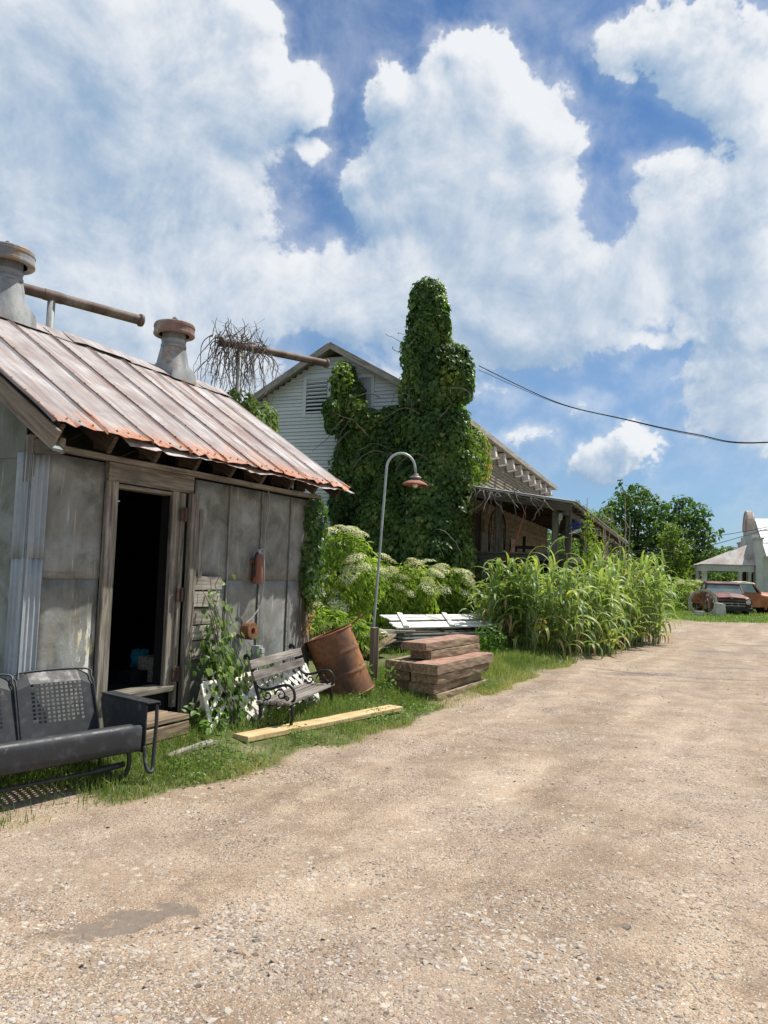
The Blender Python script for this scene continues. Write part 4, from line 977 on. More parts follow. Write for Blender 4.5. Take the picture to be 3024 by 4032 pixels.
# ------------------------------------------------------------------ the old barn store with its porch
BA = rad(21); BLX, BLY = math.sin(BA), math.cos(BA)
BARN = frame(1.836, 19.0, 0, BLX, BLY)      # x away along the porch side, y to the left along the gable
barn = root('barn_store', BARN, 'large old clapboard barn with gable end and long covered porch', 'barn')
BW, BH, BLEN, PK = 7.0, 5.42, 14.2, 7.42
MT['siding'] = wood('peeling_siding', (.16, .155, .145), (.33, .335, .325), (.46, .47, .46), grain=8, white=((.64, .675, .675), .36), tint=.07, bumpy=.15)
MT['tansiding'] = wood('tan_siding', (.10, .085, .062), (.27, .23, .165), (.40, .345, .255), grain=8, tint=.16, bumpy=.4, white=((.52, .48, .40), .6))
MT['tin'] = rust('dull_tin', (.40, .41, .41), (.26, .25, .24), (.52, .53, .53), rough=.5, scale=2.2)
MT['concrete'] = plain('pale_parapet', (.50, .47, .42), .85, 0, .3, 3)
core = B().box((BLEN/2, BW/2, BH/2), (BLEN-.1, BW-.1, BH-.1)).prism([(.05, BH-.1), (BW-.05, BH-.1), (BW/2, PK-.15)], .05, BLEN-.05, Matrix(((0,0,1,0),(1,0,0,0),(0,1,0,0),(0,0,0,1))))
obj('wall_core', core.mesh('wall_core'), MT['dark'], barn)
gw = obj('gable_wall', B().prism([(.02, 0), (BW-.02, 0), (BW-.02, BH), (BW/2, PK-.06), (.02, BH)], -.01, .01, T(-.0, 0, 0) @ Matrix(((0,0,1,0),(1,0,0,0),(0,1,0,0),(0,0,0,1)))).mesh('gable_wall'), MT['siding'], barn)
EXP = .10
z = .9; sl_ = (PK-BH)/(BW/2)
while z < PK-.12:
    yl = max(-.03, (z-BH)/sl_-.27)
    if BW-2*yl > .25: board('siding_board', (-.03, yl+.03, z), (-.03, BW-yl-.03, z), EXP*1.15, .016, MT['siding'], gw, up=(-1, 0, .32), n=1, jit=.0012)
    z += EXP
sw = obj('side_wall', B().box((BLEN/2, 0, BH/2+.4), (BLEN, .02, BH-.8)).mesh('side_wall'), MT['tansiding'], barn)
z = 1.25
while z < BH-.1:
    board('siding_board', (.0, -.028, z), (BLEN, -.028, z), EXP*1.15, .016, MT['tansiding'], sw, up=(0, -1, .32), n=2, jit=.0015); z += EXP
# main roof and its trim
OV = .32
def slope_pt(y): return BH + .12 + (y+OV)*sl_ - .02
rf = obj('roof', B().prism([(-OV, BH+.02), (BW/2, BH+.02+(BW/2+OV)*sl_), (BW+OV, BH+.02), (BW+OV, BH+.07), (BW/2, BH+.07+(BW/2+OV)*sl_), (-OV, BH+.07)], -.38, BLEN+.5, Matrix(((0,0,1,0),(1,0,0,0),(0,1,0,0),(0,0,0,1)))).mesh('roof'), MT['tin'], barn)
PKZ = BH+.02+(BW/2+OV)*sl_
for s in (0, 1):
    ya = -OV if s == 0 else BW+OV
    board('rake_board', (-.40, ya, BH-.03), (-.40, BW/2, PKZ-.05), .03, .17, MT['greyplank'], barn, n=3)
board('fascia', (-.38, -OV-.015, BH-.02), (BLEN+.5, -OV-.015, BH-.02), .03, .15, MT['greyplank'], barn, n=4)
obj('soffit', B().box((BLEN/2, -OV/2, BH-.08), (BLEN+.7, OV-.03, .02)).mesh('soffit'), MT['tansiding'], barn)
for k in range(9):
    xx = 3.0 + k*1.3
    b = B().box((0, 0, 0), (.26, .24, .33)).box((0, -.03, -.175), (.30, .30, .02))
    bevel(obj('eave_box', b.mesh('eave_box'), MT['concrete'], barn, T(xx, -.16, BH-.30) @ RX(rad(-10))), .012, 1)
# louvred opening and loft hatch in the gable
lv_ = obj('louvre', B().box((0, 0, 0), (.02, .70, 1.0)).mesh('louvre'), MT['dark'], barn, T(-.035, 4.0, 6.30))
for dy, dz, sy, sz in ((.37, 0, .10, 1.12), (-.37, 0, .10, 1.12), (0, .53, .64, .09), (0, -.53, .64, .09)): obj('louvre_frame', B().box((0, dy, dz), (.05, sy, sz)).mesh('f'), MT['siding'], lv_, T(-.05, 4.0, 6.30))
for k in range(9): board('louvre_slat', (-.06, 3.70, 5.87+k*.105), (-.06, 4.30, 5.87+k*.105), .10, .012, MT['siding'], lv_, up=(-.7, 0, .7), n=1)
ht_ = obj('loft_hatch', B().box((0, 0, 0), (.03, .62, .85)).mesh('loft_hatch'), plain('tin_hatch', (.34, .37, .39), .6, .2, .35, 3), barn, T(-.05, 2.72, 6.32))
for dy, dz, sy, sz in ((.35, 0, .08, .97), (-.35, 0, .08, .97), (0, .45, .62, .08)): obj('hatch_frame', B().box((0, dy, dz), (.05, sy, sz)).mesh('f'), MT['siding'], ht_, T(-.05, 2.72, 6.32))
rv = obj('roof_vent', B().lathe([(.26, -.6), (.26, .12), (.36, .13), (.36, .26), (.2, .30), (0, .31)], 20).mesh('roof_vent'), MT['ventmetal'], barn, T(2.2, 1.95, 7.1))
# porch
PW_, PX1, DK = 2.75, 20.5, 1.21
RZW, RZO = 3.78, 3.33     # porch roof height at wall and at outer edge
PWD = MT['porchwood']
for k in range(19): board('deck_board', (.0, -.08-k*.147, DK-.02), (PX1, -.08-k*.147, DK-.02), .14, .035, PWD, barn, n=1)
board('deck_rim', (-.03, .0, DK-.17), (-.03, -PW_, DK-.17), .05, .26, PWD, barn); board('deck_rim', (0, -PW_-.02, DK-.17), (PX1, -PW_-.02, DK-.17), .05, .26, PWD, barn)
PSL = math.atan2(RZW-RZO, PW_)
pr = obj('porch_roof', B().prism([(0, RZW), (-PW_-.12, RZO), (-PW_-.12, RZO+.03), (0, RZW+.03)], -.42, PX1+.3, Matrix(((0,0,1,0),(1,0,0,0),(0,1,0,0),(0,0,0,1)))).mesh('porch_roof'), MT['tin'], barn)
nw_ = 140; V = []
for (yy, zz) in ((0, RZW+.045), (-PW_-.20, RZO+.028)):
    for i in range(nw_*2+1): V.append((-.45+(PX1+.8)*i/(nw_*2), yy, zz + .016*(i % 2)))
i = np.arange(nw_*2); n = nw_*2+1
add_mod(obj('porch_tin', npmesh('porch_tin', V, np.stack([i, i+1, i+n+1, i+n], 1)), MT['tin'], pr), 'SOLIDIFY', thickness=.006)
board('rake_beam', (-.36, .02, RZW-.11), (-.36, -PW_-.1, RZO-.11), .05, .19, PWD, barn, n=3)
board('eave_beam', (-.3, -PW_+.08, RZO-.16), (PX1, -PW_+.08, RZO-.16), .09, .2, PWD, barn, n=3)
for k in range(26): board('porch_rafter', (.1+k*.8, -.02, RZW-.08), (.1+k*.8, -PW_-.08, RZO-.08), .045, .13, MT['darkwood'], barn, n=1)
posts = [(0.0, -1.05), (0.0, -2.42), (0.35, -2.68)] + [(3.9*k, -2.62) for k in range(1, 6)]
for k, (px_, py_) in enumerate(posts):
    zt = RZW-.12+(RZO-RZW)*(-py_)/PW_
    board('porch_post', (px_, py_, DK-.02 if k else .0), (px_, py_, zt-.03), .15, .15, PWD, barn, up=(0, 1, 0), n=3)
for k in range(6): board('deck_pier', (3.9*k+.1, -PW_+.12, 0), (3.9*k+.1, -PW_+.12, DK-.06), .2, .2, PWD, barn, up=(0, 1, 0))
board('rail_cap', (-.02, .0, 2.16), (-.02, -2.7, 2.16), .15, .035, PWD, barn, n=3); board('rail_beam', (-.03, .0, 2.06), (-.03, -2.7, 2.06), .05, .15, PWD, barn, n=3)
board('brace', (-.0, -.42, 2.0), (-.0, -1.0, 1.35), .05, .12, PWD, barn); board('brace', (-.0, -1.7, 2.0), (-.0, -2.35, 1.35), .05, .12, PWD, barn)
board('rail_beam', (.05, -2.66, 2.06), (3.8, -2.66, 2.06), .05, .15, PWD, barn, n=3)
board('brace', (.3, -2.66, RZO-.9), (1.6, -2.64, RZO-.28), .09, .12, PWD, barn, up=(0, 1, 0))
# side doors and boards seen under the porch
dd = obj('side_door', B().box((0, 0, 0), (1.0, .03, 2.05)).mesh('side_door'), MT['darkwood'], barn, T(1.45, -.055, DK+1.03))
for k in range(6): board('door_board', (1.02+k*.165, -.085, DK+.03), (1.02+k*.165, -.085, DK+2.0), .15, .02, MT['darkwood'], dd, up=(0, 1, 0), n=1)
board('door_frame', (.86, -.09, DK), (.86, -.09, DK+2.15), .09, .05, PWD, barn, up=(0, 1, 0)); board('door_frame', (2.06, -.09, DK), (2.06, -.09, DK+2.15), .09, .05, PWD, barn, up=(0, 1, 0))
board('wall_board', (2.35, -.08, DK), (2.35, -.08, DK+1.95), .42, .025, MT['porchwood'], barn, up=(0, 1, 0))
thing('plywood_sheet', board_mesh(1.22, .62, .018, 2), MT['newwood'], BARN @ T(1.35, -.72, DK+.02) @ RZ(rad(-60)) @ RY(rad(-88)), 'tan plywood sheet standing on the porch behind the railing', 'plywood')
# old things on the porch
tr_ = root('wire_trellis', BARN @ T(2.1, -.55, DK+1.0), 'dark iron arched trellis propped on the porch', 'trellis')
arch = [(.0, -.22, 0), (0, -.22, .7), (0, -.17, 1.0), (0, -.08, 1.15), (0, 0, 1.19), (0, .08, 1.15), (0, .17, 1.0), (0, .22, .7), (0, .22, 0)]
obj('arch', B().tube(bez(arch, 4), .02, 6).mesh('arch', True), MT['iron'], tr_)
for k in range(5): obj('bar', B().tube([(0, -.2+.1*k, 0), (0, (-.2+.1*k)*.75, 1.0 + .1*(2-abs(k-2)))], .010, 5).mesh('bar'), MT['iron'], tr_)
ch = root('wooden_armchair', BARN @ T(3.3, -1.15, DK) @ RZ(rad(-70)), 'dark wooden high-back armchair standing on the porch', 'chair')
for x_c, y_c in ((-.26, -.25), (.26, -.25), (-.26, .25), (.26, .25)): board('leg', (x_c, y_c, 0), (x_c, y_c+(.06 if y_c > 0 else 0), 1.25 if y_c > 0 else .72), .055, .055, MT['darkwood'], ch, up=(0, 1, 0))
board('seat', (-.28, 0, .48), (.28, 0, .48), .52, .04, MT['darkwood'], ch)
for s in (-1, 1): board('arm', (s*.27, -.3, .73), (s*.27, .3, .73), .09, .03, MT['darkwood'], ch)
for zz in (.75, 1.0, 1.22): board('back_rail', (-.27, .3, zz), (.27, .3, zz), .09, .025, MT['darkwood'], ch, up=(0, 1, 0))
gr = root('covered_grill', BARN @ T(6.0, -1.5, DK), 'round barbecue grill under a black cover on the porch', 'grill')
obj('cover', B().lathe([(.0, 1.18), (.5, 1.15), (.72, 1.05), (.78, .9), (.76, .55), (.8, .3)], 24).mesh('cover', True), plain('black_cover', (.012, .013, .017), .55), gr)
for a in (0, 2.1, 4.2): obj('leg', B().tube([(.5*math.cos(a), .5*math.sin(a), .5), (.55*math.cos(a), .55*math.sin(a), 0)], .025, 6).mesh('leg'), MT['iron'], gr)
for q, (x, z, hh, lab) in enumerate(((4.6, 2.35, .55, 'dark wrought hook hanging on the porch wall'), (8.6, 2.2, .8, 'dark long saw blade hanging at the far end of the porch wall'))):
    thing('hanging_tool', board_mesh(hh, .10, .02, 4, .01), MT['iron'], BARN @ T(x, -.09, DK+z-1.2) @ RY(rad(-90)), lab, 'tool')
wh = root('wagon_hoop', BARN @ T(5.1, -.2, DK+.55), 'thin iron hoop leaning on the porch wall', 'hoop')
obj('hoop', B().tube([(.03*math.sin(a), -.1*0+.0, .0) if 0 else (.35*math.cos(a), -.05, .42*math.sin(a)) for a in np.linspace(0, 6.283, 28)], .018, 6, False).mesh('hoop'), MT['iron'], wh)
thing('wall_plaque', board_mesh(.7, .6, .02, 1), MT['concrete'], BARN @ T(6.6, -.08, DK+.9) @ RY(rad(-90)) @ RX(rad(90)), 'pale square board fixed to the porch wall', 'board')
thing('photo_board', board_mesh(.62, .42, .02, 1), MT['greyplank'], BARN @ T(2.34, -.11, DK+.95) @ RY(rad(-90)) @ RX(rad(90)), 'small grey picture board beside the porch door', 'board')
# orange cord and rope
cp = [BARN @ Vector(p) for p in ((-.1, .35, 1.45), (-.12, -.1, 1.33), (-.12, -.5, 1.33), (-.12, -.9, 1.55), (-.12, -1.3, 2.05), (-.1, -1.55, 2.6), (-.1, -1.75, 3.35))]
thing('orange_cord', B().tube(bez(cp, 8), .014, 6).mesh('cord', True), plain('orange_cord', (.34, .095, .055), .6), I4, 'faded orange cord slung across the porch railing', 'cord')
# bottle tree
bt = root('bottle_tree', BARN @ T(-.1, -2.5, 2.55), 'dark metal branches holding upturned bottles by the porch corner', 'bottle tree')
def bottle(hm, ln=.30, r_=.045): return B().lathe([(0, 0), (.014, 0), (.014, .07), (.02, .10), (r_, .15), (r_, ln-.01), (r_*.9, ln), (0, ln)], 12).mesh('bottle', True)
def glass(name, c):
    m_, h_ = mat(name); p = h_.new('ShaderNodeBsdfPrincipled'); h_.put(p.inputs['Base Color'], c); p.inputs['Roughness'].default_value = .05; p.inputs['Transmission Weight'].default_value = .75
    h_.l.new(p.outputs[0], h_.new('ShaderNodeOutputMaterial').inputs[0]); return m_
gc, gb = glass('clear_glass', (.75, .85, .82)), glass('blue_glass', (.02, .03, .25))
for (dx, dy, dz, ry, rx, mt_) in ((0, -.02, .28, 0, 10, gc), (0, -.25, .15, 0, 62, gb), (0, -.25, .08, 0, 72, gc), (.05, -.2, .22, 20, 55, gb), (.1, -.3, .2, 30, 60, gb)):
    obj('bottle', bottle(0), mt_, bt, T(dx, dy, dz) @ RY(rad(ry)) @ RX(rad(rx)))
    obj('branch', B().tube([(0, 0, 0), (dx, dy, dz)], .010, 6).mesh('branch'), MT['iron'], bt)

# ------------------------------------------------------------------ the vine-smothered pole and gable
rng = np.random.default_rng(23)
MT['vine'] = leafmat('vine_leaf', (.036, .078, .02), (.086, .162, .038), (.20, .285, .07), .38, .40, (.36, .33, .1))
MT['vinelight'] = leafmat('light_vine_leaf', (.06, .11, .022), (.14, .21, .042), (.26, .31, .07), .38, .45, (.50, .31, .11))
MT['twig'] = plain('dry_twig', (.17, .145, .12), .85, 0, .3, 10)
MT['stem'] = plain('vine_stem', (.10, .075, .05), .85, 0, .3, 10)
def blob_leaves(E, per_m2, rng, depth=(.80, 1.04), hang=.9, wild=.55):
    """leaf positions and normals through the outer shell of a set of ellipsoids, none buried deep inside a neighbour"""
    C = np.array([e[:3] for e in E]); R = np.array([e[3:6] for e in E]); PP = []; NN = []; KK = []
    for k in range(len(E)):
        a, b, c = R[k]; area = 4*math.pi*(((a*b)**1.6+(a*c)**1.6+(b*c)**1.6)/3)**(1/1.6)
        n = int(area*per_m2); d = rdir(n, rng); s = rng.uniform(depth[0], depth[1], (n, 1))
        bump = 1 + .16*(fbm(d[:, 0]*3+k*7, d[:, 2]*3+d[:, 1]*2, 1.6, 5+k, 3)[:, None]-.5)*2
        P = C[k] + d*R[k]*s*bump; N = unit(d/R[k]); keep = np.ones(n, bool)
        for j in range(len(E)):
            if j != k: keep &= np.sum(((P-C[j])/R[j])**2, 1) > .52
        PP.append(P[keep]); NN.append(N[keep]); KK.append(np.full(keep.sum(), k))
    P = np.concatenate(PP); N = np.concatenate(NN); n = len(P)
    N2 = unit(N + rdir(n, rng)*wild + np.array([0, 0, .25])); tip = np.array([0, 0, -hang]) + N*.35 + rdir(n, rng)*.5
    return P, N2, tip, np.concatenate(KK)
VE = [(-.75, .67, 8.35, .42, .47, .62), (-.75, .66, 7.7, .46, .52, .75), (-.72, .66, 7.0, .55, .66, .8), (-.75, .10, 6.85, .40, .50, .42), (-.7, -.22, 6.55, .25, .30, .45), (-.75, -.35, 6.2, .2, .2, .45), (-.7, .55, 6.1, .6, .78, .85), (-.65, .48, 5.1, .65, .92, .95),
      (-.6, .55, 4.1, .65, 1.0, .95), (-.6, .5, 3.1, .65, .95, .95), (-.6, .45, 2.1, .65, .85, .9), (-.6, .35, 1.35, .6, .62, .75),
      (-.35, 1.55, 5.15, .4, .85, .72), (-.35, 2.4, 5.15, .38, .75, .65), (-.35, 2.95, 5.7, .34, .34, .8), (-.38, 3.0, 6.6, .32, .26, .50), (-.45, 2.70, 6.15, .3, .24, .45), (-.35, 1.55, 4.1, .45, .95, .95), (-.35, 2.5, 4.1, .42, .85, .95),
      (-.35, 2.85, 3.3, .35, .5, .8), (-.4, 1.8, 2.9, .5, 1.0, .95), (-.4, 2.3, 2.0, .45, .75, .8), (-.45, 1.5, 1.8, .5, .9, .8)]
for k in range(150):      # loose tufts and runners that break the outline
    e = VE[int(rng.integers(0, len(VE)))]; d = rdir(1, rng)[0]; d[0] = -abs(d[0]); d[1] -= .25; q_ = np.array(e[:3]) + unit(d)*np.array(e[3:6])*rng.uniform(.9, 1.12); k_ = rng.uniform(.07, .22)
    VE.append((q_[0], q_[1], q_[2]-rng.uniform(0, .2), k_*.8, k_, k_*rng.uniform(1., 2.4)))
vt = root('vine_tower', BARN, 'tall pole and gable wall smothered in dark green creeper', 'vine')
P, N, tip, K = blob_leaves(VE, 640, rng); Pi, Ni, ti, Ki = blob_leaves(VE, 150, rng, (.5, .8))
P = np.concatenate([P, Pi]); N = np.concatenate([N, Ni]); tip = np.concatenate([tip, ti]); keep = P[:, 0] < -.04; P, N, tip = P[keep], N[keep], tip[keep]
cl = fbm(P[:, 1], P[:, 2], 1.9, 8, 3)
lv = np.clip(.20 + (cl-.3)*1.25 + rng.normal(0, .17, len(P)), 0, .97); lv[rng.uniform(0, 1, len(P)) < .004] = 1
obj('foliage', leaf_mesh('foliage', P, N, tip, np.clip(rng.lognormal(math.log(.078), .32, len(P)), .04, .17), 'ivy', lv, rng), MT['vine'], vt, kind='stuff')
obj('pole', B().tube([(-.75, .66, 0), (-.75, .66, 8.6)], [.16, .12], 10).mesh('pole', True), MT['porchwood'], vt)
VL = [(.45, -.30, 5.0, .55, .22, .38), (1.2, -.28, 4.95, .6, .2, .36), (1.7, -.26, 4.55, .45, .16, .42), (.6, -.32, 4.35, .6, .24, .45), (-.35, -.28, 4.5, .35, .32, .7), (-.45, -.22, 3.5, .35, .32, .8), (-.45, -.15, 2.6, .38, .34, .7), (-.5, -.25, 1.75, .42, .42, .55), (-.55, .2, 1.0, .5, .55, .5),
      (-.85, 2.95, 6.5, .2, .3, .45), (-.8, 2.5, 5.65, .18, .4, .35), (-.8, 2.1, 5.4, .16, .35, .22), (-1.1, .0, 6.5, .2, .32, .45)]
P, N, tip, K = blob_leaves(VL, 260, rng, (.55, 1.1), .9, .7)
lv = np.clip(.3 + (fbm(P[:, 1]+P[:, 0], P[:, 2], 2.4, 18, 3)-.35)*.9 + rng.normal(0, .2, len(P)), 0, .93)
or_ = (P[:, 0] > .9) & (rng.uniform(0, 1, len(P)) < .30); lv[or_] = 1.
obj('foliage', leaf_mesh('foliage_light', P, N, tip, rng.uniform(.06, .115, len(P)), 'ivy', lv, rng), MT['vinelight'], vt, kind='stuff')
def wander(p, d, n, step, rng, bend=.5, grav=0.):
    P = [np.array(p, float)]; d = unit(np.array(d, float))
    for i in range(n):
        d = unit(d + rng.normal(0, bend, 3)*.5 + np.array([0, 0, grav])); P.append(P[-1] + d*step)
    return P
for k in range(16):
    p = (-1.25 + rng.uniform(-.1, .1), rng.uniform(-.2, 3.1), rng.uniform(2.5, 6.2)); q = wander(p, (-.35, rng.normal(0, .6), rng.uniform(-.2, .6)), 9, .13, rng, .55, -.14)
    obj('bare_stem', B().tube(q, [.014*(1-.07*i) for i in range(len(q))], 5, True).mesh('bare_stem', True), MT['twig'], vt)
for k in range(3):
    p = (-.95, 1.15 if k < 3 else -.55, 7.0+.25*k); q = wander(p, (-.1, 1. if k < 3 else -1., .3), 6, .1, rng, .6, .05)
    obj('bare_stem', B().tube(q, .008, 4).mesh('bare_stem'), MT['twig'], vt)
# strands of creeper trailing over the porch corner
for k in range(22):
    t_ = rng.uniform(.15, 2.3); p = (-.5, -t_, RZW + (RZO-RZW)*t_/PW_ - .02); q = wander(p, (-.2, rng.normal(-.2, .5), -.2), int(rng.integers(5, 11)), .085, rng, .75, -.16)
    obj('dead_strand', B().tube(q, [.014*(1-.05*i) for i in range(len(q))], 5).mesh('dead_strand', True), MT['twig'], vt)

# ------------------------------------------------------------------ pipe posts behind the shed
def pipe_post(a, b, foot, r_, label, mt):
    a, b, f = Vector(a), Vector(b), Vector(foot); rt = root('pipe_post', T(f.x, f.y, 0), label, 'pipe', 'rusty pipe posts behind the shed'); o = Vector((f.x, f.y, 0))
    obj('cross_pipe', B().tube([a-o, b-o], r_, 14, False).lathe([(r_*.9, 0), (r_*.9, .3)], 14, aim(b-o, a-o)[0] @ RY(math.pi/2)).mesh('cross_pipe', True), mt, rt)
    for p, q in ((b, a), (a, b)):
        M, L = aim(p-o, q-o); obj('flange', B().lathe([(r_*.85, -.02), (r_*1.25, -.02), (r_*1.3, .0), (r_*1.3, .035), (r_*1.02, .045)], 16, M @ RY(math.pi/2)).mesh('flange', True), mt, rt)
    M, L = aim(a-o, b-o); t_ = (f-a).dot((b-a).normalized())
    obj('pipe_joint', B().lathe([(r_*1.08, -.12), (r_*1.1, 0), (r_*1.08, .16)], 14, M @ T(t_, 0, 0) @ RY(math.pi/2)).mesh('joint', True), mt, rt)
    obj('upright', B().tube([(0, 0, 0), (0, 0, f.z-.02)], r_*.72, 12).mesh('upright', True), MT['ventmetal'], rt)
    return rt
MT['pipe'] = rust('rusty_pipe', (.17, .115, .09), (.09, .06, .05), (.25, .21, .18), rough=.65, scale=3)
pipe_post((-5.62, 11.23, 5.72), (-4.2, 12.6, 5.71), (-5.27, 11.57, 5.70), .082, 'rusty T-shaped pipe post rising behind the shed ridge at far left', MT['pipe'])
pipe_post((-3.73, 16.6, 6.59), (-1.55, 18.7, 6.75), (-3.38, 16.95, 6.60), .088, 'rusty pipe post hung with dead vine, reaching to the barn gable', MT['pipe'])
dv = root('dead_vine', T(-3.38, 16.95, 0), 'tangle of bare grey vine twigs hanging from the pipe', 'vine')
r2 = np.random.default_rng(31); tw = B()
for k in range(125):
    t_ = r2.uniform(-.06, .42)**1.0; p = np.array([-.35 + 2.18*t_ + .2*0, -.35 + 2.1*t_, 6.62 + .05]) + r2.normal(0, .07, 3)
    up = r2.uniform() < .35
    q = wander(p, (r2.normal(0, .8), r2.normal(0, .5), 1. if up else -.3), int(r2.integers(4, 7)) if up else int(r2.integers(8, 21)), .095, r2, .5, .0 if up else -.30)
    tw.tube(q, [.011*(1-.8*i/len(q)) + .002 for i in range(len(q))], 4, False)
    if len(q) > 6:
        for _ in range(2):
            j = int(r2.integers(2, len(q)-1)); s = wander(q[j], r2.normal(0, 1, 3), 4, .07, r2, .6); tw.tube(s, .004, 3, False)
obj('twigs', tw.mesh('twigs'), MT['twig'], dv, kind='stuff')
P, N, tip, K = blob_leaves([(.0, .1, 5.25, .38, .35, .42), (.45, .1, 4.85, .45, .4, .5), (.3, .3, 4.35, .5, .4, .55), (.75, .1, 3.9, .5, .4, .6), (-.1, .1, 3.6, .6, .4, .8), (.6, .2, 3.0, .9, .5, .9), (.4, 0, 1.6, .9, .6, 1.4)], 150, r2, (.7, 1.1))
obj('foliage', leaf_mesh('foliage', P, N, tip, r2.uniform(.10, .19, len(P)), 'oval', np.clip(r2.normal(.45, .25, len(P)), 0, .95), r2), MT['vinelight'], dv, kind='stuff')

# ------------------------------------------------------------------ creepers on the shed
def one_leaf(shape, seed):
    r_ = np.random.default_rng(seed); tv, tf = TPL[shape]; V = tv + r_.normal(0, .03, tv.shape)
    return npmesh('leaf', V, tf, False, {'lv': np.full(len(V), r_.uniform(.2, .95))})
MT['nearvine'] = leafmat('heart_leaf', (.06, .115, .025), (.125, .205, .042), (.21, .295, .075), .36, .42)
LV = [one_leaf('ivy', 50+k) for k in range(6)]
for me in LV: me.materials.append(MT['nearvine'])
cv = root('creeper', SHED, 'leafy green creeper climbing beside the shed door over the lattice', 'vine')
r3 = np.random.default_rng(41); cnt = 0
def hold_leaf(p, n, size, parent):
    M, _ = aim((0, 0, 0), (0, 0, 1)); n = Vector(n).normalized(); t_ = Vector((r3.normal(0, .5), r3.normal(0, .3), -1)); v = (t_-n*t_.dot(n)).normalized(); u = v.cross(n)
    R = Matrix((u, v, n)).transposed().to_4x4(); R.translation = p
    obj('leaf', LV[int(r3.integers(0, 6))], None, parent, R @ Matrix.Scale(size, 4))
for k in range(17):
    x0 = 1.72 + .9*r3.uniform(0, 1)*(.5 if k < 9 else 1); p = (x0, -.36 - .15*r3.uniform(), .07); q = [np.array(p)]; top = r3.uniform(1.2, 1.62) if k < 10 else r3.uniform(.5, 1.0)
    tx = 2.02 + r3.normal(0, .10) if k < 10 else x0 + r3.normal(0, .12); m_ = 16
    for i in range(1, m_):
        f = i/m_; z = .07 + (top-.07)*f
        q.append(np.array([x0 + (tx-x0)*f**.7 + r3.normal(0, .02), -.36*(1-f)**.8 - .10 + r3.normal(0, .015) - (.03 if z > .6 else 0.05), z]))
    st_ = obj('vine_stem', B().tube(q, [.007*(1-.5*i/m_) for i in range(m_)], 4, False).mesh('vine_stem', True), MT['twig'], cv)
    for i in range(1, m_):
        zz = q[i][2]; want = (2.1 if zz < .8 else 1.15)
        for _ in range(int(r3.poisson(want*.82))):
            if cnt < 298:
                o_ = r3.normal(0, 1, 3)*np.array([.10 if zz < .75 else .075, .03, .035]); hold_leaf(Vector(q[i]+o_) + Vector((0, -.04, 0)), (r3.normal(.25, .45), -1, r3.uniform(.1, .9)), r3.uniform(.045, .085), st_); cnt += 1
n = 900; xx = r3.normal(2.03, .12, n); zz = np.abs(r3.normal(.18, .42, n))+.08; xx += (zz < .65)*r3.normal(.04, .12, n); yy = -.17 - .33*np.clip(1-zz/.8, 0, 1) + r3.normal(0, .035, n)
keep = (zz < 1.55) & (xx > 1.70) & (r3.uniform(0, 1, n) < np.where(zz > .9, .5, 1)); P = np.stack([xx, yy, zz], 1)[keep]; n = len(P)
obj('foliage', leaf_mesh('foliage', P, np.array([.2, -1, .45]) + r3.normal(0, .4, (n, 3)), np.array([0, 0, -1.]) + r3.normal(0, .45, (n, 3)), r3.uniform(.04, .075, n), 'ivy', r3.uniform(.05, .75, n), r3), MT['nearvine'], cv, kind='stuff')
# creeper on the far corner of the shed
cf = root('creeper', SHED, 'dark creeper hanging down the far front corner of the shed', 'vine')
E2 = [(4.02, -.03, 2.25, .22, .13, .30), (3.98, -.05, 1.85, .20, .12, .38), (3.93, -.05, 1.5, .17, .09, .35), (4.12, .25, 2.0, .16, .3, .5), (4.12, .2, 1.4, .12, .25, .5)]
P, N, tip, K = blob_leaves(E2, 520, r3, (.6, 1.1))
obj('foliage', leaf_mesh('foliage', P, N, tip, r3.uniform(.045, .085, len(P)), 'ivy', np.clip(r3.normal(.35, .2, len(P)), 0, .9), r3), MT['vine'], cf, kind='stuff')
n = 90; z = r3.uniform(.85, 1.35, n); P = np.stack([3.97 + r3.normal(0, .05, n), -.05 + r3.normal(0, .02, n), z], 1)
obj('autumn_leaves', leaf_mesh('autumn_leaves', P, np.array([.2, -1, .3]) + r3.normal(0, .4, (n, 3)), np.array([0, 0, -1.]) + r3.normal(0, .4, (n, 3)), r3.uniform(.035, .06, n), 'oval', np.where(r3.uniform(0, 1, n) < .6, 1., .6), r3), MT['vinelight'], cf, kind='stuff')
for k in range(9):
    q = wander((3.88 + r3.normal(0, .07), -.03, 1.5), (0, 0, -1), 10, .1, r3, .22, -.3)
    for v_ in q: v_[1] = -.03
    obj('vine_stem', B().tube(q, .005, 4, False).mesh('vine_stem'), MT['stem'], cf)
n = 130; P = np.stack([r3.uniform(.95, 1.75, n), r3.uniform(-.62, -.30, n), r3.uniform(.05, .34, n)], 1); P = P[(P[:, 0] > 1.45)]; n = len(P)
wd_ = root('weed_plant', SHED @ T(1.6, -.42, .05), 'bright leafy weed beside the shed doorstep', 'plant')
obj('foliage', leaf_mesh('foliage', P-np.array([1.6, -.42, .05]), np.array([0, -.4, 1]) + r3.normal(0, .4, (n, 3)), r3.normal(0, 1, (n, 3)), r3.uniform(.06, .11, n), 'oval', r3.uniform(.3, .9, n), r3), MT['weed'], wd_, kind='stuff')

